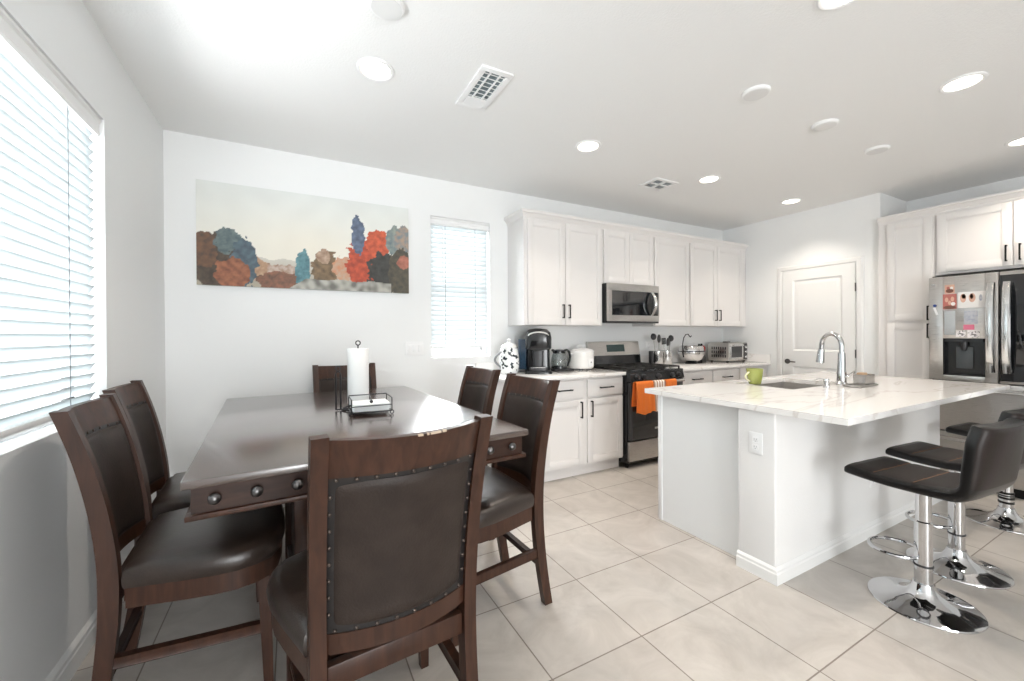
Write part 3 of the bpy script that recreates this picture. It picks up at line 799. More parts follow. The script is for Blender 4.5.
def carafe(x, y):
    z = CT+.0245
    t = thing('coffee_carafe', 'empty glass coffee carafe with black handle and rim', 'carafe', (x, y, z))
    MB().lathe([(.05, .002), (.068, .008), (.074, .05), (.070, .09), (.056, .135), (.050, .15), (.047, .15), (.053, .135), (.067, .09), (.071, .05), (.065, .012), (.001, .006)], 32).build('glass_body', 'carafe', t)
    MB().lathe([(.052, .132), (.056, .132), (.058, .150), (.054, .160), (.03, .166), (.001, .168)], 28).build('lid', 'blackplastic', t)
    MB().lathe([(.072, 0), (.072, .016), (.066, .018), (.066, 0)], 28).build('base_ring', 'blackplastic', t)
    pts = [(.05, 0, .155), (.085, 0, .160), (.112, 0, .140), (.120, 0, .10), (.112, 0, .06), (.095, 0, .025), (.075, 0, .012)]
    MB().tube(pts, .010, 10, rs=[.009, .011, .012, .012, .011, .010, .008]).build('handle', 'blackplastic', t)
    MB().tube([(-.05, 0, .145), (-.066, 0, .158), (-.078, 0, .162)], .012, 10, rs=[.016, .013, .009]).build('spout', 'blackplastic', t)
    t.scale = (1.12, 1.12, 1.15)
carafe(2.375, 3.41)
def rice_cooker(x, y):
    t = thing('rice_cooker', 'white round rice cooker between carafe and range', 'rice cooker', (x, y, CT))
    for a in range(4): MB().lathe([(.014, 0), (.014, .012)], 10, (.09*math.cos(a*PI/2+.8), .09*math.sin(a*PI/2+.8), 0)).build('foot', 'grey', t)
    MB().lathe([(.115, .010), (.128, .022), (.132, .06), (.133, .15), (.136, .172), (.134, .182), (.001, .182)], 40).build('body', 'ceramic', t)
    MB().lathe([(.135, .182), (.134, .190), (.115, .207), (.07, .219), (.001, .222)], 40).build('lid', 'white', t)
    pts = [(-.055, 0, .216), (-.05, 0, .243), (-.03, 0, .250), (.03, 0, .250), (.05, 0, .243), (.055, 0, .216)]
    MB().tube(pts, .009, 10).build('lid_handle', 'white', t)
    MB().obox((.02, -.133, .075), (1, 0, 0), (0, 1, 0), (0, 0, 1), .032, .006, .042, .004).build('control_panel', 'white', t)
    MB().lathe([(.007, 0), (.006, -.006), (.001, -.006)], 12, (.02, -.139, .08), 'y').build('switch', 'grey', t)
    s = MB()
    for sx in (-1, 1): s.tube([(sx*.128, .03, .165), (sx*.152, .02, .167), (sx*.152, -.02, .167), (sx*.128, -.03, .165)], .008, 8)
    s.build('side_handles', 'white', t)
rice_cooker(2.665, 3.425)

# ------------------------------------------------------------------ worktop items (right)
def crock(x, y, label, w=.062, h=.165):
    t = tag(MB().build('utensil_holder', 'steel'), label, 'utensil holder') if False else None
    b = MB(); prof = [(w*.55, .001), (w*.98, .001), (w, .004), (w, h), (w*.94, h), (w*.94, .01), (.001, .01)]
    b.lathe(prof, 28); o = b.build('utensil_holder', 'steelh', loc=(x, y, CT))
    return tag(o, label, 'utensil holder')
crock(3.765, 3.40, 'brushed steel utensil holder closest to the range')
crock(3.915, 3.40, 'brushed steel utensil holder left of the fruit bowl')
def utensil(kind, x, y, lean, az, L, label):
    d = Vector((math.sin(lean)*math.cos(az), math.sin(lean)*math.sin(az), math.cos(lean)))
    s = Vector((math.cos(PI/2+az), math.sin(PI/2+az), 0)) if lean > .01 else Vector((1, 0, 0))
    s = Vector((1, 0, 0)) - d*d.x; s.normalize(); n = d.cross(s)
    t = thing('cooking_utensil', label, 'utensil', (x, y, CT+.011))
    P = lambda a, b, c: d*a + s*b + n*c
    MB().tube([P(0, 0, 0), P(L*.5, 0, 0), P(L*.78, 0, 0)], .006, 8).build('shaft', 'steelh', t)
    b = MB()
    if kind == 'ladle':
        rows = []
        for k in range(7):
            a = PI/2*k/6; rows.append([P(L*.9 + .040*math.cos(a)*math.cos(q), .040*math.cos(a)*math.sin(q), -.034*math.sin(a)) for q in [2*PI*j/18 for j in range(18)]])
        vs = b.quadmesh(rows, closed_u=True); b.cap(vs[-1])
        b.lathe([(.001, 0), (.001, .001)], 3, P(L*.9, 0, -.03))
    elif kind == 'spoon':
        rows = []
        for k in range(9):
            a = -PI/2 + PI*k/8; rows.append([P(L*.89 + .052*math.sin(a), .031*math.cos(a)*math.cos(q), .008*math.cos(a)*math.sin(q)) for q in [2*PI*j/12 for j in range(12)]])
        vs = b.quadmesh(rows, closed_u=True)
    else:
        for k in range(-2, 3): b.bar(P(L*.8, k*.014, 0), P(L, k*.015, 0), .008, .003)
        b.bar(P(L*.79, -.034, 0), P(L*.79, .034, 0), .012, .004, up=n); b.bar(P(L, -.034, 0), P(L, .034, 0), .012, .004, up=n)
    b.build('head', 'darkplastic', t)
    return t
utensil('ladle', 3.755, 3.40, .13, 2.6, .36, 'black soup ladle, leftmost of the tall utensils in the steel holders')
utensil('spoon', 3.785, 3.40, .06, .5, .335, 'black cooking spoon in the steel holder closest to the range')
utensil('spatula', 3.90, 3.41, .07, PI, .30, 'black slotted turner in the steel holder left of the fruit bowl')
utensil('ladle', 3.935, 3.40, .19, .1, .34, 'black ladle leaning far right out of the steel holder')
utensil('spoon', 3.91, 3.385, .10, .3, .29, 'short black spoon in the steel holder left of the fruit bowl')
tag(recenter(MB().box(3.640, 3.682, 3.38, 3.42, CT+.0005, CT+.17, .006).build('pepper_grinder', 'darkplastic')), 'slim dark grey box-shaped grinder left of the steel utensil holders', 'grinder')
def fruit_bowl(x, y):
    t = thing('fruit_bowl', 'round steel fruit bowl with tall banana hook', 'bowl', (x, y, CT))
    MB().lathe([(.07, .0), (.072, .012), (.06, .02), (.001, .02)], 32).build('foot', 'darksteel', t)
    MB().lathe([(.001, .018), (.06, .02), (.115, .05), (.146, .105), (.150, .150), (.140, .200), (.130, .215), (.126, .214), (.135, .198), (.145, .150), (.140, .107), (.110, .056), (.058, .026), (.001, .024)], 40).build('bowl', 'steelh', t)
    MB().lathe([(.147, .145), (.155, .148), (.155, .156), (.147, .159), (.145, .152)], 40).build('rim', 'darksteel', t)
    pts = [(-.140, .0, .08), (-.158, 0, .15), (-.155, 0, .24), (-.135, 0, .315), (-.10, 0, .355), (-.055, 0, .360), (-.03, 0, .335), (-.015, 0, .325), (.005, 0, .34)]
    MB().tube(pts, .0055, 8).build('banana_hook', 'darksteel', t)
fruit_bowl(4.315, 3.37)
def knife_block(x, y):
    t = thing('knife_block', 'dark knife block with red and black handles between bowl and toaster oven', 'knife block', (x, y, CT), math.radians(20))
    MB().prism([(-.08, 0), (.07, 0), (.07, .06), (-.03, .16), (-.08, .10)], lambda a, z: (a, -.045, z), lambda a, z: (a, .045, z)).build('block', 'darkplastic', t, smooth=0)
    for i, (a, c, m) in enumerate(((.0, -.025, 'red'), (.03, -.025, 'red'), (.0, .0, 'black'), (-.02, .02, 'black'), (.03, .02, 'red'))):
        b = MB(); p = Vector((a, c, .125-a)); d = Vector((.35, 0, .9)).normalized(); b.bar(p - d*.02, p + d*(.09+.012*(i % 3)), .014, .020, .004); b.build('knife_handle', m, t)
knife_block(4.555, 3.42)
def toaster_oven(x, y):
    t = thing('toaster_oven', 'stainless toaster oven in the corner of the right worktop', 'toaster oven', (x, y, CT), math.radians(2))
    w, d, h = .205, .14, .25
    for sx in (-1, 1):
        for sy in (-1, 1): MB().lathe([(.015, 0), (.017, .015)], 12, (sx*(w-.03), sy*(d-.03), 0)).build('foot', 'black', t)
    MB().box(-w, w, -d, d, .014, h, .008).build('body', 'steel', t)
    s = MB()
    for r in range(3):
        for i in range(7): s.box(-w-.001, -w+.002, -d+.035+i*.030, -d+.050+i*.030, .06+r*.05, .095+r*.05)
    s.build('side_slots', 'darkplastic', t, smooth=0)
    b = MB(); dl, dr = -w+.02, w-.11
    b.box(dl, dr, -d-.014, -d, h-.05, h-.02, .003); b.box(dl, dr, -d-.014, -d, .035, .06, .003); b.box(dl, dl+.022, -d-.014, -d, .06, h-.05, .002); b.box(dr-.022, dr, -d-.014, -d, .06, h-.05, .002)
    dd = b.build('door', 'steelh', t)
    MB().box(dl+.022, dr-.022, -d-.010, -d-.001, .06, h-.05).build('window', 'blackglass', dd, smooth=0)
    hb = MB(); hb.tube([(dl+.04, -d-.04, h-.035), (dr-.04, -d-.04, h-.035)], .008, 10)
    for xx in (dl+.05, dr-.05): hb.tube([(xx, -d-.04, h-.035), (xx, -d-.01, h-.035)], .006, 8)
    hb.build('handle', 'steelh', dd)
    MB().box(dr+.006, w-.008, -d-.006, -d, .03, h-.015, .003).build('control_panel', 'darkplastic', t)
    for k in range(3): MB().lathe([(.020, 0), (.018, -.014), (.014, -.018), (.001, -.018)], 20, ((dr+w)/2, -d-.006, .065+k*.062), 'y').build('dial', 'steelh', t)
    MB().box(-w+.05, -w+.12, -d+.05, -d+.11, h, h+.012, .003).build('top_grip', 'black', t)
toaster_oven(5.025, 3.37)

# ------------------------------------------------------------------ island
IX0, IX1, IY0, IY1, IZ = 2.196, 4.60, .897, 2.10, .930
BX0, BX1, BY0, BY1 = 2.222, 4.478, 1.225, 2.06
SX0, SX1, SY0, SY1 = 3.02, 3.72, 1.545, 1.985
def island():
    t = thing('kitchen_island', 'white kitchen island with a low wall facing the bar stools', 'island', (3.35, 1.64, 0))
    ox, oy = t.location.x, t.location.y
    X = lambda x: x-ox
    Y = lambda y: y-oy
    zt = IZ-.032-.001
    b = MB(); b.box(X(BX0), X(BX1), Y(BY0), Y(1.430), 0, zt, .010, 3)
    b.build('half_wall', 'islandwall', t)
    c = MB(); c.box(X(2.300), X(4.47), Y(1.430), Y(SY0-.03), .0, zt); c.box(X(2.300), X(SX0-.03), Y(SY0-.03), Y(2.035), 0, zt); c.box(X(SX1+.03), X(4.47), Y(SY0-.03), Y(2.035), 0, zt); c.box(X(SX0-.03), X(SX1+.03), Y(SY0-.03), Y(2.035), 0, .62)
    c.build('cabinet_carcass', 'island', t, smooth=0)
    e = MB(); e.box(X(2.285), X(2.300), Y(2.03), Y(2.062), 0, zt, .002); e.box(X(2.294), X(2.300), Y(1.430), Y(2.03), .0, zt); e.build('end_panel', 'island', t)
    # baseboard round the half wall
    prof = [(0, 0), (.014, 0), (.014, .055), (.010, .062), (.010, .074), (.004, .084), (0, .087)]
    path = [(BX0, 1.433, -1, 0), (BX0, BY0, -1, -1), (BX1, BY0, 1, -1), (BX1, 1.433, 1, 0)]
    bb = MB(); vs = bb.quadmesh([[(X(x+nx*d), Y(y+ny*d), z) for d, z in prof] for x, y, nx, ny in path]); bb.cap(vs[0]); bb.cap(vs[-1])
    bb.build('base_moulding', 'trim', t, smooth=25)
    # doors on the sink side
    for a, c2 in ((2.32, 2.66), (2.67, 3.01), (3.02, 3.36), (3.37, 3.72), (3.74, 4.46)):
        d = MB(); d.box(X(a), X(c2), Y(2.036), Y(2.054), .12, .86, .003); d.build('door', 'cab', t)
    w = thing('island_worktop', 'white quartz island worktop with grey veins and a cut-out sink', 'countertop', (3.4, 1.5, IZ-.032))
    z0, z1 = 0, .032
    b = MB(); xs = [IX0-3.4, SX0-3.4, SX1-3.4, IX1-3.4]; ys = [IY0-1.5, SY0-1.5, SY1-1.5, IY1-1.5]
    vt = [[b.bm.verts.new((x, y, z1)) for x in xs] for y in ys]; vb = [[b.bm.verts.new((x, y, z0)) for x in xs] for y in ys]
    for j in range(3):
        for i in range(3):
            if i == 1 and j == 1: continue
            b.bm.faces.new((vt[j][i], vt[j][i+1], vt[j+1][i+1], vt[j+1][i])); b.bm.faces.new((vb[j][i], vb[j+1][i], vb[j+1][i+1], vb[j][i+1]))
    def side(p, q, pb, qb): b.bm.faces.new((p, q, qb, pb))
    for i in range(3):
        side(vt[0][i], vt[0][i+1], vb[0][i], vb[0][i+1]); side(vt[3][i], vt[3][i+1], vb[3][i], vb[3][i+1]); side(vt[i][0], vt[i+1][0], vb[i][0], vb[i+1][0]); side(vt[i][3], vt[i+1][3], vb[i][3], vb[i+1][3])
    side(vt[1][1], vt[1][2], vb[1][1], vb[1][2]); side(vt[2][1], vt[2][2], vb[2][1], vb[2][2]); side(vt[1][1], vt[2][1], vb[1][1], vb[2][1]); side(vt[1][2], vt[2][2], vb[1][2], vb[2][2])
    b.build('slab', 'marble', w, smooth=0)
    s = thing('kitchen_sink', 'undermount stainless sink set into the island worktop', 'sink', ((SX0+SX1)/2, (SY0+SY1)/2, IZ-.24))
    hx, hy = (SX1-SX0)/2+.006, (SY1-SY0)/2+.006
    b = MB(); o = .003
    ring = lambda dx, dy, z: [(-dx, -dy, z), (dx, -dy, z), (dx, dy, z), (-dx, dy, z)]
    vs = b.quadmesh([ring(hx+.02, hy+.02, .205), ring(hx, hy, .205), ring(hx-.012, hy-.012, .02), ring(hx-.03, hy-.03, .006), ring(.05, .05, 0)], closed_u=True)
    b.cap(vs[-1]); b.build('basin', 'steel', s)
    MB().lathe([(.045, .003), (.045, .006), (.03, .007), (.001, .004)], 20).build('drain', 'chrome', s)
island()
def faucet(x, y):
    t = thing('kitchen_faucet', 'tall chrome pull-down faucet on the island', 'faucet', (x, y, IZ), math.radians(0))
    MB().lathe([(.036, 0), (.036, .012), (.030, .018), (.029, .090), (.025, .115), (.0225, .235), (.001, .237)], 28).build('body', 'chrome', t)
    pts = [(0, 0, .21), (0, 0, .29)]; R = .076
    d = Vector((.25, .97, 0)).normalized()
    for k in range(1, 15):
        a = PI*k/14; pts.append(tuple(d*(R-R*math.cos(a)) + Vector((0, 0, .29+R*1.15*math.sin(a)))))
    MB().tube(pts, .0165, 14).build('gooseneck', 'chrome', t)
    e = Vector(pts[-1]); dn = (e-Vector(pts[-2])).normalized()
    MB().tube([e - dn*.0, e+dn*.03, e+dn*.034, e+dn*.09, e+dn*.135, e+dn*.138], .02, 14, rs=[.0165, .0165, .021, .025, .028, .023]).build('spray_head', 'chrome', t)
    MB().tube([(.0, -.024, .06), (-.0, -.05, .07), (-.015, -.085, .105)], .008, 10, rs=[.012, .009, .007]).build('lever', 'chrome', t)
faucet(3.60, 1.51)
def soap(x, y):
    t = thing('soap_dispenser', 'short chrome soap pump beside the sink', 'soap dispenser', (x, y, IZ))
    MB().lathe([(.022, 0), (.022, .006), (.017, .010), (.016, .05), (.019, .054), (.018, .062), (.001, .064)], 22).build('pump', 'chrome', t)
    MB().tube([(0, 0, .056), (-.01, .035, .058), (-.014, .06, .05)], .006, 8).build('nozzle', 'chrome', t)
soap(3.30, 1.475)
def caddy(x, y):
    t = thing('sink_caddy', 'shallow grey steel tray beside the faucet', 'tray', (x, y, IZ))
    b = MB(); w, d = .135, .055
    rings = [[(-w+.01, -d+.01, 0), (w-.01, -d+.01, 0), (w-.01, d-.01, 0), (-w+.01, d-.01, 0)], [(-w, -d, .006), (w, -d, .006), (w, d, .006), (-w, d, .006)], [(-w, -d, .016), (w, -d, .016), (w, d, .016), (-w, d, .016)],
             [(-w+.006, -d+.006, .016), (w-.006, -d+.006, .016), (w-.006, d-.006, .016), (-w+.006, d-.006, .016)], [(-w+.008, -d+.008, .005), (w-.008, -d+.008, .005), (w-.008, d-.008, .005), (-w+.008, d-.008, .005)]]
    vs = b.quadmesh(rings, closed_u=True); b.cap(vs[0][::-1]); b.cap(vs[-1])
    o = b.build('tray', 'steel', t, smooth=0)
caddy(3.61, 1.40)
def sponge_box(x, y):
    t = thing('sponge_box', 'small steel sponge box standing on the tray behind the faucet', 'box', (x, y, IZ+.0055))
    b = MB(); w, d, h = .072, .036, .078
    ring = lambda k, z: [(-w+k, -d+k, z), (w-k, -d+k, z), (w-k, d-k, z), (-w+k, d-k, z)]
    vs = b.quadmesh([ring(.004, 0), ring(0, .004), ring(0, h), ring(.004, h), ring(.005, .006)], closed_u=True); b.cap(vs[0][::-1]); b.cap(vs[-1])
    b.build('box', 'steelh', t, smooth=20)
    sp = MB().box(-.06, .0, -.022, .022, .012, h+.014, .006).build('sponge', 'sponge', loc=(x, y, IZ+.0055)); tag(sp, 'tan sponge sticking out of the small steel box', 'sponge')
M['sponge'] = mat('tan_sponge', srgb(190, 160, 130), .9, bump=(300, .5))
sponge_box(3.665, 1.40)
def mug(x, y):
    t = thing('coffee_mug', 'lime green mug on the island near the sink', 'mug', (x, y, IZ))
    MB().lathe([(.001, .001), (.036, .001), (.041, .006), (.049, .045), (.055, .100), (.059, .118), (.056, .118), (.051, .098), (.045, .045), (.036, .012), (.001, .01)], 32).build('cup', 'green', t)
    pts = [(-.040*.7, -.02-.0, .03)] 
    pts = [Vector((-.8, .2, 0)).normalized()*(.047+.040*math.sin(PI*k/10)) + Vector((0, 0, .024+.072*k/10)) for k in range(11)]
    MB().tube(pts, .0065, 10).build('handle', 'cream', t, label='pale cream handle')
mug(3.085, 1.85)

# ------------------------------------------------------------------ fridge wall (built facing -y, turned to face -x)
RX = -PI/2
def side_cab(name, label, y0, y1, z0, z1, xf, fronts, depth=.69):
    """y0<y1 in world; local x runs toward -y"""
    t = thing(name, label, 'cabinet', (xf, y1, z0), RX)
    w = y1-y0
    MB().box(0, w, .021, XF-xf-.001, 0, z1-z0, .001).build('carcass', 'cab', t, smooth=0)
    for (ya, yb, za, zb, h) in fronts:
        shaker(t, 'door', y1-yb, y1-ya, za-z0, zb-z0, 0, handle=(y1-h[0], h[1]-z0, True) if h else None)
    return t
FX = 5.20
side_cab('pantry_cabinet', 'tall white two-door pantry cabinet left of the fridge', 1.462, 1.874, 0, 2.41, FX, ((1.478, 1.80, 1.432, 2.385, (1.50, 1.495)), (1.478, 1.80, .12, 1.405, (1.50, 1.33))))
side_cab('wall_cabinet', 'wide white two-door cabinet above the fridge', .52, 1.460, 1.838, 2.41, FX, ((.998, 1.442, 1.862, 2.385, (1.03, 1.965)), (.535, .992, 1.862, 2.385, (.957, 1.965))))
crown('trim_3', [(FX+.02, 1.874, -1, 0), (FX+.02, .52, -1, 0)], 2.398, 2.468)
def fridge():
    xf = 5.005
    t = thing('refrigerator', 'stainless steel refrigerator with water dispenser and a black glass right door', 'refrigerator', (xf, 1.443, 0), RX)
    w, h = .906, 1.80
    MB().box(0.004, w-.004, .065, XF-xf-.02, .02, h-.012, .004).build('body', 'darkplastic', t)
    mid = .412
    # left door with dispenser recess
    zb, zt = .90, h
    dx0, dx1, dz0, dz1 = .092, .335, .945, 1.262
    b = MB(); F = 0
    b.box(0, dx0, F, .062, zb, zt, .008); b.box(dx1, mid-.002, F, .062, zb, zt, .008); b.box(dx0-.001, dx1+.001, F+.0005, .062, dz1, zt-.001, .002); b.box(dx0-.001, dx1+.001, F+.0005, .062, zb+.001, dz0, .002)
    d = b.build('left_door', 'steel', t, smooth=30)
    r = MB(); r.box(dx0, dx1, .045, .058, dz0, dz1); r.box(dx0, dx0+.008, -.002, .05, dz0, dz1); r.box(dx1-.008, dx1, -.002, .05, dz0, dz1); r.box(dx0, dx1, -.002, .05, dz1-.03, dz1); r.box(dx0, dx1, -.002, .05, dz0, dz0+.012)
    ds = r.build('dispenser', 'blackplastic', d, smooth=0)
    MB().box((dx0+dx1)/2-.05, (dx0+dx1)/2+.05, .030, .045, dz0+.06, dz1-.07, .004).build('dispenser_paddle', 'paddle', ds)
    MB().lathe([(.020, 0), (.022, -.05), (.012, -.075), (.001, -.075)], 16, ((dx0+dx1)/2, .025, dz1-.03)).build('nozzle', 'darkplastic', ds)
    r = MB(); r.box(mid+.002, w, F, .062, zb, zt, .008); rd = r.build('right_door', 'steel', t)
    MB().box(mid+.006, w-.012, F-.003, F+.004, zb+.02, zt-.03, .002).build('glass_panel', 'blackglass', rd, label='black mirrored glass panel')
    for x, par in ((mid-.040, d), (mid+.046, rd)):
        hb = MB(); pts = []; z0, z1 = .985, 1.715
        rows = []
        for k in range(17):
            a = k/16; z = z0+(z1-z0)*a; off = -.020-.040*math.sin(PI*a)**.6
            rows.append([(x+.024*sx, off+.012*sy, z) for sx, sy in ((-1, .4), (-.8, -.6), (0, -1), (.8, -.6), (1, .4), (.8, 1), (-.8, 1))])
        vs = hb.quadmesh(rows, closed_u=True); hb.cap(vs[0][::-1]); hb.cap(vs[-1])
        for z in (z0+.012, z1-.012): hb.box(x-.02, x+.02, -.03, .002, z-.014, z+.014, .003)
        hb.build('handle', 'steelh', par)
    fz = MB(); fz.box(0, w, F, .062, .465, .892, .008); f1 = fz.build('freezer_drawer', 'steel', t)
    fz = MB(); fz.box(0, w, F, .062, .075, .457, .008); f2 = fz.build('lower_drawer', 'steel', t)
    for par, z in ((f1, .842), (f2, .405)):
        hb = MB(); hb.bar((.06, -.045, z), (w-.06, -.045, z), .020, .030, .006)
        for x in (.09, w-.09): hb.box(x-.018, x+.018, -.045, .002, z-.013, z+.013, .003)
        hb.build('handle', 'steelh', par)
    MB().box(.01, w-.01, .03, .10, .0, .07, .003).build('toe_grille', 'black', t)
    MB().box(.01, w-.01, .05, .3, h-.012, h+.012, .003).build('hinge_cover', 'black', t)
    MB().lathe([(.016, 0), (.015, -.003), (.001, -.0035)], 16, (.028, -.0, 1.735), 'y', 1, .5).build('badge', 'steelh', d)
    return t
fridge()
def sticker(name, label, cat, y0, y1, z0, z1, m, t_=.002):
    o = MB().box(-t_, 0, -(y1-y0)/2, (y1-y0)/2, 0, z1-z0, .0006, 1).build(name, m, loc=(5.0045, (y0+y1)/2, z0))
    return tag(o, label, cat)
def print_photo(label, name, y0, y1, z0, z1, bg, shapes):
    """flat print on the fridge door with small printed figures; shapes in 0..1 across/up"""
    o = sticker(name, label, 'photo', y0, y1, z0, z1, bg, .0015)
    w, h = y1-y0, z1-z0
    for (u, v, ru, rv, m) in shapes:
        f = MB().lathe([(1, 0), (1, -.0003), (.001, -.0003)], 18)
        for q in f.bm.verts: q.co = Vector((q.co.z-.0015, (.5-u)*w + q.co.x*ru*w, v*h + q.co.y*rv*h))
        f.build('printed_figure', m, o, smooth=0)
    return o
print_photo('square reddish family photo stuck high on the left fridge door', 'photo_print', 1.268, 1.352, 1.515, 1.645, 'rose', ((.5, .12, .46, .11, 'hair'), (.28, .62, .13, .16, 'skin'), (.70, .66, .13, .16, 'skin'), (.5, .42, .12, .14, 'skin'), (.75, .34, .16, .12, 'card')))
print_photo('small family photo just above the square reddish one on the fridge', 'photo_print', 1.280, 1.340, 1.650, 1.725, 'skin', ((.5, .30, .40, .24, 'hair'), (.35, .62, .16, .18, 'rose'), (.70, .60, .15, .18, 'card')))
print_photo('long white strip with small photos on the left fridge door', 'photo_strip', 1.100, 1.262, 1.520, 1.655, 'card', ((.20, .62, .11, .28, 'skin'), (.22, .72, .07, .15, 'hair'), (.52, .62, .12, .28, 'skin'), (.50, .70, .06, .16, 'hair'), (.82, .60, .06, .2, 'photo3')))
sticker('paper_note', 'pale blue paper note in the middle of the left fridge door', 'note', 1.145, 1.225, 1.385, 1.495, 'photo3')
sticker('paper_note', 'faint whitish paper note below the square photo on the fridge', 'note', 1.275, 1.345, 1.29, 1.50, 'steelh')
sticker('fridge_magnet', 'pink magnet above the white sticker on the fridge', 'magnet', 1.165, 1.228, 1.335, 1.378, 'pink', .006)
sticker('sticker', 'white round-spotted sticker just above the water dispenser', 'sticker', 1.135, 1.205, 1.268, 1.334, 'photo4')
sticker('sticker', 'small pale speckled sticker left of the spotted one above the dispenser', 'sticker', 1.215, 1.272, 1.275, 1.33, 'photo4')
sticker('clip_magnet', 'dark clip magnet at the right end of the photo strip', 'magnet', 1.088, 1.099, 1.605, 1.665, 'grey', .008)
def keyfob():
    t = thing('hook_magnet', 'blue magnet with a white tag hanging at the left edge of the fridge', 'magnet', (5.004, 1.402, 1.50))
    MB().lathe([(.012, 0), (.011, -.008), (.001, -.009)], 14, (0, 0, .05), 'x').build('magnet_button', 'magblue', t)
    MB().obox((-.004, -.006, .0), (1, 0, 0), (0, .95, -.3), (0, .3, .95), .003, .008, .035, .002).build('tag', 'fob', t)
keyfob()

# ------------------------------------------------------------------ bar stools
def make_stool(label):
    t = thing('bar_stool', label, 'stool', (0, 0, 0), 0, 'bar stools at the island')
    MB().lathe([(.001, .0), (.205, .0), (.207, .004), (.205, .009), (.185, .014), (.14, .022), (.09, .037), (.06, .058), (.045, .085), (.040, .105), (.001, .106)], 48).build('base', 'chrome', t)
    MB().lathe([(.034, .09), (.034, .40), (.029, .405), (.029, .565), (.001, .566)], 28).build('column', 'chrome', t)
    MB().lathe([(.036, .185), (.0375, .187), (.0375, .193), (.036, .195)], 24).build('collar', 'darkplastic', t)
    r = MB(); pts = []
    for k in range(28):
        a = 2*PI*k/28; pts.append((.108*math.cos(a), .108+.100*math.sin(a), .222))
    r.tube(pts, .009, 10, closed=True); r.build('footrest', 'chrome', t)
    MB().box(-.09, .09, -.09, .09, .563, .575, .003).build('seat_plate', 'black', t)
    MB().tube([(.05, -.02, .566), (.12, -.06, .558), (.17, -.09, .550)], .005, 8).build('gas_lever', 'chrome', t)
    # L-shaped padded shell : centre line in y,z
    cl = []
    for a in [0, .012, .035] + [.035+.965*k/22 for k in range(1, 23)]: cl.append((.235-.385*a, .612-.010*math.sin(PI*a)))
    for k in range(1, 9):
        a = PI/2*k/9*.95; cl.append((-.150-.075*math.sin(a), .612+.075*(1-math.cos(a))))
    y0, z0 = cl[-1]
    for a in [k/10 for k in range(1, 10)] + [.955, .985, 1]: cl.append((y0-.050*a, z0+.258*a))
    S = [0.0]
    for i in range(1, len(cl)): S.append(S[-1]+math.dist(cl[i], cl[i-1]))
    n = len(cl); nc = 96
    inner, outer = MB(), MB()
    rows = []
    for i, (y, z) in enumerate(cl):
        a = Vector(cl[max(i-1, 0)]); bq = Vector(cl[min(i+1, n-1)]); tg = (bq-a).normalized(); nm = Vector((-tg.y, tg.x))
        if nm.y < 0 and i < 12: nm = -nm
        nm = Vector((tg.y, -tg.x))   # toward the sitter
        s = S[i]/S[-1]
        w = .200+.012*min(1, s/.5); w -= .02*max(0, (s-.9)/.1)
        if i == 0: w = .194
        th = (.027+.009*max(0, min(1, (s-.35)/.4))) * (.70 if i in (0, n-1) else .92 if i in (1, n-2) else 1)
        seam = 1 - .22*max(math.exp(-((S[i]-.115)/.012)**2), math.exp(-((S[i]-.27)/.012)**2))
        row = []
        for k in range(nc):
            a2 = 2*PI*k/nc; cx, sx_ = math.cos(a2), math.sin(a2)
            px = math.copysign(abs(cx)**.35, cx)*w; pt = math.copysign(abs(sx_)**.55, sx_)*th
            if pt > 0: pt *= seam*(1-.26*max(math.exp(-((px-.067)/.008)**2), math.exp(-((px+.067)/.008)**2)))
            # backrest curves round the sitter
            wrap = .030*max(0, (s-.55)/.45)*(px/.2)**2
            row.append((px, y + nm.x*(pt) + wrap, z + nm.y*pt))
        rows.append(row)
    b = MB(); vs = b.quadmesh(rows, closed_u=True); b.cap(vs[0][::-1]); b.cap(vs[-1])
    sh = b.build('padded_seat', ['stoolblack', 'stoolbrown'], t, smooth=60)
    me = sh.data
    for p in me.polygons:
        c = p.center
        if (c.z > .66 and p.normal.y < -.35) or (c.z < .66 and p.normal.z > .55 and abs(c.x) < .175 and c.y < .21): p.material_index = 1
    st = MB()
    i0 = min(range(n), key=lambda i: abs(S[i]-.27))
    for xs in (.067, -.067):
        st.tube([(xs, cl[i][0], cl[i][1]+.0225) for i in range(4, 22)], .0016, 5)
    for q in (.115, .27):
        i0 = min(range(n), key=lambda i: abs(S[i]-q)); st.tube([(x, cl[i0][0], cl[i0][1]+.0225) for x in (-.17, 0, .17)], .0016, 5)
    st.build('stitching', 'thread', sh)
    return t
st = make_stool('black low-back bar stool nearest the camera at the island')
st.location = (2.69, .795, 0); st.rotation_euler.z = math.radians(-5)
s2 = copy_tree(st); s2.location = (3.27, .83, 0); s2['label'] = 'black low-back bar stool, middle one of the three at the island'
s3 = copy_tree(st); s3.location = (4.33, .86, 0); s3['label'] = 'black low-back bar stool nearest the fridge, dark rings on its column'
for z in (.135, .165, .20): MB().lathe([(.0345, z), (.0385, z+.001), (.0385, z+.014), (.0345, z+.015)], 24).build('column_ring', 'black', s3)

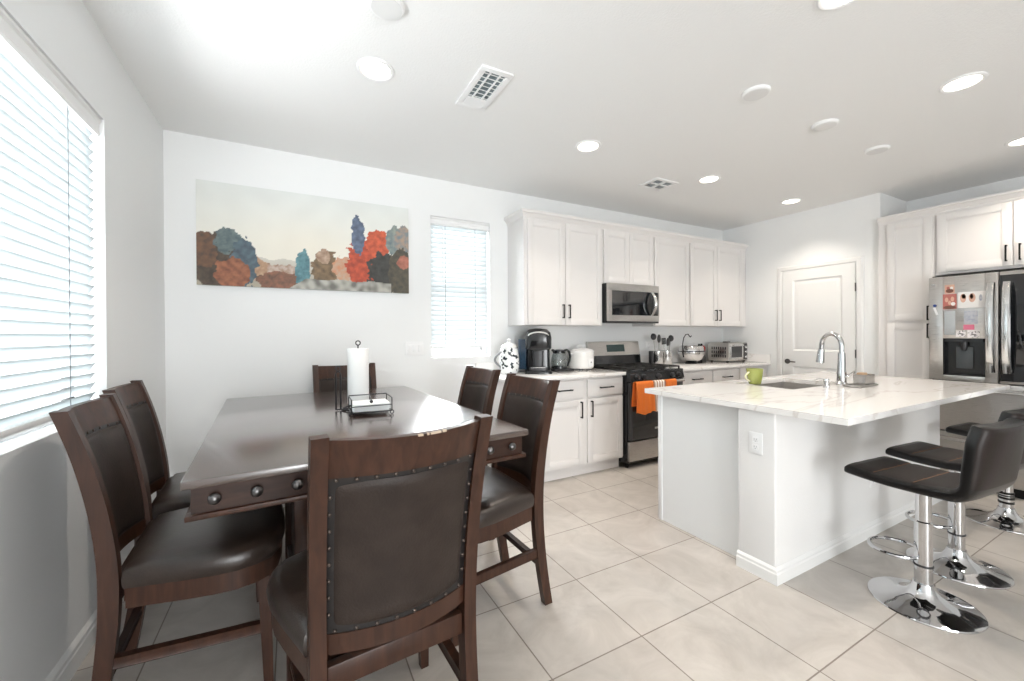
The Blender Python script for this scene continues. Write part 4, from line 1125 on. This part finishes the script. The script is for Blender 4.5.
# ------------------------------------------------------------------ dining table
TA = math.radians(3.3)
def dining_table():
    fl, fr, bl = Vector((-.283, 1.445)), Vector((.892, 1.512)), Vector((-.381, 3.23))
    W, L = 1.177, 1.785
    cx = (fl.x+fr.x)/2 - math.sin(TA)*L/2; cy = (fl.y+fr.y)/2 + math.cos(TA)*L/2
    t = thing('dining_table', 'dark brown counter-height rectangular dining table with metal knobs', 'table', (cx, cy, 0), TA)
    hw, hl = W/2, L/2
    MB().box(-hw, hw, -hl, hl, .884, .910, .005).build('tabletop', 'tablewood', t)
    a = MB(); i = .022
    a.box(-hw+i, hw-i, -hl+i, -hl+i+.022, .806, .884); a.box(-hw+i, hw-i, hl-i-.022, hl-i, .806, .884); a.box(-hw+i, -hw+i+.022, -hl+i+.022, hl-i-.022, .806, .884); a.box(hw-i-.022, hw-i, -hl+i+.022, hl-i-.022, .806, .884)
    a.build('apron', 'apronwood', t, smooth=0)
    b = MB(); j = .008
    for r in ((-hw+j, hw-j, -hl+j, -hl+j+.04), (-hw+j, hw-j, hl-j-.04, hl-j), (-hw+j, -hw+j+.04, -hl+j+.04, hl-j-.04), (hw-j-.04, hw-j, -hl+j+.04, hl-j-.04)):
        b.box(r[0], r[1], r[2], r[3], .790, .806, .003)
    b.build('lower_moulding', 'wood', t)
    for k, x in enumerate((-.51, -.405, -.295, -.185, .185, .295, .405, .51)):
        for yy, s in ((-hl+i, 1), (hl-i, -1)):
            MB().lathe([(.006, 0), (.006, -.010*s), (.015, -.012*s), (.017, -.016*s), (.014, -.022*s), (.007, -.026*s), (.001, -.027*s)], 20, (x, yy, .845), 'y').build('knob', 'knob', t)
    p = MB(); p.box(-.250, .130, -.40, .40, .09, .79, .006); 
    ped = p.build('pedestal', 'wood', t)
    for sx in (-1, 1):
        for sy in (-1, 1): MB().box(sx*.190-.090, sx*.190-.030, sy*.40-.03, sy*.40+.03, .0, .789, .006).build('corner_post', 'wood', t)
    MB().box(-.272, .152, -.43, .43, .05, .09, .008).build('plinth', 'wood', t)
    c = MB()
    for x in (-.47, -.37, -.33): c.box(x, x+.02, -hl+.006, -hl+.0095, .7935, .7975)
    return t
table = dining_table()

# ------------------------------------------------------------------ dining chairs
def post_y(z):
    """centre line of rear post, local y"""
    pts = [(0, -.262), (.15, -.236), (.3, -.217), (.45, -.207), (.6, -.210), (.75, -.228), (.9, -.258), (1.0, -.285), (1.09, -.315)]
    for (a, ya), (b, yb) in zip(pts, pts[1:]):
        if a <= z <= b:
            k = (z-a)/(b-a); k2 = k
            return ya+(yb-ya)*k2
    return pts[-1][1]
def smooth_post(z):
    return sum(post_y(min(1.09, max(0, z+d))) for d in (-.06, -.03, 0, .03, .06))/5 if .06 < z < 1.03 else post_y(z)
def make_chair(label):
    t = thing('dining_chair', label, 'chair', (0, 0, 0), 0, 'dining chairs around the table')
    # rear legs run up into the back posts
    zs = [1.09*k/28 for k in range(29)]
    for sx in (-1, 1):
        b = MB(); rows = []
        for z in zs:
            y = smooth_post(z); xc = sx*(.205+.008*max(0, z-.5)/.6+.004*(1-z)); w = .019; d = .026-.006*abs(z-.5)/.6
            rows.append([(xc-w, y-d, z), (xc+w, y-d, z), (xc+w, y+d, z), (xc-w, y+d, z)])
        vs = b.quadmesh(rows, closed_u=True); b.cap(vs[0][::-1]); b.cap(vs[-1])
        b.build('back_leg', 'wood', t, smooth=30)
    bow = lambda u: -.045*(1-(2*u-1)**2)
    half = .192
    def back_slab(z0, z1, th, puff=0, nu=16, nv=8, dip=0, off=0, inset=0):
        def f(u, v, s):
            z = z0+(z1-z0)*v - dip*(1-(2*u-1)**2)*v
            e = (min(1, 16*min(u, 1-u))*min(1, 16*min(v, 1-v)))**.5 if puff else 0
            hw = half+.006*max(0, z-.6)/.5-inset
            return Vector((-hw+2*hw*u, smooth_post(min(1.09, z))+bow(u)+off+s*(th+puff*e), z))
        b = MB(); b.slab(f, nu, nv, th); return b
    back_slab(.985, 1.082, .0125, dip=.006).build('top_rail', 'wood', t, smooth=30)
    back_slab(.522, .574, .0125).build('lower_rail', 'wood', t, smooth=30)
    back_slab(.572, .987, .010, nv=10).build('back_frame_lining', 'piping', t, smooth=30)
    bp_ = back_slab(.588, .971, .012, puff=.008, nu=40, nv=40, inset=.014).build('back_pad', 'backleather', t, smooth=60)
    nm_ = MB().lathe([(.0056, 0), (.0050, .0022), (.003, .0038), (.0006, .0042)], 8).build('nail', 'nail', bp_)
    def nail(u, z, s, first=[1]):
        hw = half+.006*max(0, z-.6)/.5
        x = -hw+2*hw*u; y = smooth_post(z)+bow(u)+s*.0100
        o = nm_ if first else nm_.copy()
        if not first: C.objects.link(o)
        first.clear()
        o.location = (x, y, z); o.rotation_euler = (-s*PI/2, 0, 0)
    first = [1]
    for k in range(9): nail(.055+.89*k/8, .979, -1, first); nail(.055+.89*k/8, .979, 1, first)
    for k in range(8): nail(.06+.88*k/7, .580, -1, first)
    for k in range(1, 9):
        z = .580+(.979-.580)*k/9
        nail(.026, z, -1, first); nail(.974, z, -1, first)
    # seat outline (flared to the front, rounded)
    def outline():
        R = [(.178, -.190), (.182, -.176), (.234, -.174), (.248, -.12), (.276, -.02), (.298, .07), (.304, .14), (.292, .20), (.262, .248), (.20, .275), (.10, .290), (0, .293)]
        pts = R + [(-x, y) for x, y in R[::-1][1:]]
        return pts
    O = outline()
    def ring(s, z, dy=0): return [(x*s, (y-.01)*s+.01+dy, z) for x, y in O]
    c = MB(); rows = [ring(.985, .500), ring(1.0, .512), ring(1.005, .532), ring(.992, .552), ring(.955, .567), ring(.88, .577), ring(.72, .584), ring(.45, .588), ring(.15, .589)]
    vs = c.quadmesh(rows, closed_u=True); c.cap(vs[0][::-1]); c.cap(vs[-1])
    cu = c.build('seat_cushion', 'leather', t, smooth=60)
    a = MB(); rows = [ring(.965, .432), ring(.965, .499)]
    vs = a.quadmesh(rows, closed_u=True); a.cap(vs[0][::-1]); a.cap(vs[-1]); a.build('seat_frame', 'wood', t, smooth=40)
    MB().box(-.186, .186, -.222, -.194, .425, .488, .004).build('rear_seat_rail', 'wood', t)
    for sx in (-1, 1):
        b = MB(); rows = []
        for k in range(7):
            q = k/6; z = .44*q; w = .015+.007*q; x = sx*(.232-.008*q); y = .232-.012*q
            rows.append([(x-w, y-w, z), (x+w, y-w, z), (x+w, y+w, z), (x-w, y+w, z)])
        vs = b.quadmesh(rows, closed_u=True); b.cap(vs[0][::-1]); b.cap(vs[-1]); b.build('front_leg', 'wood', t, smooth=30)
        MB().bar((sx*.209, -.219, .262), (sx*.228, .222, .235), .022, .036, .003).build('side_stretcher', 'wood', t)
    MB().bar((-.19, -.224, .205), (.19, -.224, .205), .020, .030, .003).build('rear_stretcher', 'apronwood', t)
    MB().bar((-.215, .224, .20), (.215, .224, .20), .024, .036, .003).build('front_stretcher', 'wood', t)
    return t
# (back-top centre, facing angle from +y) for each chair
def place(o, bx, by, ang):
    f = Vector((-math.sin(ang), math.cos(ang)))
    o.location = (bx + f.x*.315, by + f.y*.315, 0); o.rotation_euler = (0, 0, ang)
ch = make_chair('brown leather dining chair in the centre foreground, its back to the camera')
place(ch, .262, 1.035, math.radians(4.5))
for bx, by, an, lab in ((-.645, 1.985, -87.5, 'brown leather dining chair on the window side, nearest the camera'),
                        (-.712, 2.59, -87, 'brown leather dining chair on the window side, farther from the camera'),
                        (1.137, 1.895, 92, 'brown leather dining chair on the kitchen side, nearer the camera'),
                        (1.160, 2.59, 92, 'brown leather dining chair on the kitchen side, farther from the camera'),
                        (.362, 3.50, 182, 'brown leather dining chair at the far end of the table by the back wall')):
    c = copy_tree(ch); c['label'] = lab; place(c, bx, by, math.radians(an))
# worn patches along the near chair's top rail
def wear():
    b = MB()
    half = .195
    for u0, u1 in ((.50, .535), (.56, .575), (.585, .66), (.67, .70)):
        n = 5
        rows = []
        for k in range(n):
            u = u0+(u1-u0)*k/(n-1); x = -half+2*half*u; y = smooth_post(1.082)-.045*(1-(2*u-1)**2)
            z = 1.082-.006*(1-(2*u-1)**2)
            rows.append([(x, y-.0131, z-.004), (x, y-.0131, z+.0006), (x, y-.004, z+.0006)])
        b.quadmesh(rows)
    b.build('worn_edge', 'scuff', ch, smooth=0, label='pale chipped edge')
wear()

# ------------------------------------------------------------------ on the table
TZ = .9105
def towel_holder(x, y):
    t = thing('paper_towel_holder', 'dark wire paper towel holder standing on the dining table', 'holder', (x, y, TZ), math.radians(-12))
    b = MB(); n = 28
    b.tube([(.085*math.cos(2*PI*k/n), .085*math.sin(2*PI*k/n), .006) for k in range(n)], .004, 8, closed=True)
    b.tube([(-.085, 0, .006), (0, 0, .006), (.085, 0, .006)], .003, 8)
    b.build('base_ring', 'darksteel', t)
    b = MB(); b.tube([(0, 0, .006), (0, 0, .355)], .004, 8)
    b.lathe([(.05, .022), (.052, .024), (.052, .028), (.001, .029)], 24)
    b.tube([(.012*math.sin(2*PI*k/16), 0, .366-.012*math.cos(2*PI*k/16)) for k in range(16)], .0032, 8, closed=True)
    b.build('centre_rod', 'darksteel', t)
    b = MB()
    for dx in (-.088, -.112): b.tube([(dx, -.03, .006), (dx, -.03, .20)], .0048, 8)
    b.tube([(-.100+.012*math.cos(PI*k/8), -.03, .20+.012*math.sin(PI*k/8)) for k in range(9)], .0032, 8)
    b.tube([(-.100+.012*math.cos(2*PI*k/14), -.03, .228+.014*math.sin(2*PI*k/14)) for k in range(14)], .003, 8, closed=True)
    b.tube([(-.112, -.03, .006), (-.06, -.03, .006)], .0032, 8)
    b.build('side_upright', 'darksteel', t)
    r = thing('paper_towel_roll', 'white paper towel roll on the wire holder', 'paper towel', (x, y, TZ+.0105), math.radians(-12))
    b = MB(); b.lathe([(.019, .02), (.055, .02), (.056, .023), (.056, .322), (.055, .325), (.019, .325)], 40)
    b.build('paper_sheets', 'paper', r)
    MB().lathe([(.0185, .021), (.0190, .3255), (.016, .3255), (.016, .021)], 24).build('core', 'cream2', r)
towel_holder(.318, 2.40)
def napkin_holder(x, y):
    t = thing('napkin_holder', 'low dark wire napkin tray with scrolled feet on the table', 'holder', (x, y, TZ), math.radians(-2))
    w, d = .098, .085
    b = MB(); r = .0028
    for z in (.018, .085):
        pts = [(-w, -d, z), (w, -d, z), (w, d, z), (-w, d, z)]
        for p, q in zip(pts, pts[1:]+pts[:1]):
            if z > .05 and p[1] == -d and q[1] == -d: continue
            b.tube([p, q], r, 8)
    for k in range(5):
        yy = -d+2*d*k/4; b.tube([(-w, yy, .018), (w, yy, .018)], r*.8, 6)
    for sx in (-1, 1):
        for sy in (-1, 1): b.tube([(sx*w, sy*d, .018), (sx*w, sy*d, .085)], r, 8)
    b.tube([(-w, -d, .05), (w, -d, .05)], r*.8, 6)
    b.build('wire_basket', 'darksteel', t)
    for sx in (-1, 1):
        for sy in (-1, 1):
            f = MB(); f.tube([(sx*(w-.0)+.009*math.cos(a)*1, sy*d, .0118+.009*math.sin(a)) for a in [2*PI*k/12 for k in range(12)]], .0026, 6, closed=True); f.build('scroll_foot', 'darksteel', t)
    f = MB(); f.tube([(0, d, .085), (.0, .02, .092), (.0, -.06, .070)], .0028, 8); f.sphere((0, -.06, .068), .009, 12, 8); f.build('weighted_arm', 'darksteel', t)
    o = MB()
    for k in range(8):
        j = .0012*((k*7) % 5-2); o.box(-.088+j, .088+j, -.078, .078-j, .0215+k*.0046, .0215+k*.0046+.0040, .0015, 1)
    o = o.build('napkin_stack', 'napkin', loc=(x, y, TZ), rz=math.radians(-2)); tag(recenter_local(o), 'stack of white paper napkins lying in the wire tray', 'napkins')
def recenter_local(o): return o
napkin_holder(.355, 2.245)
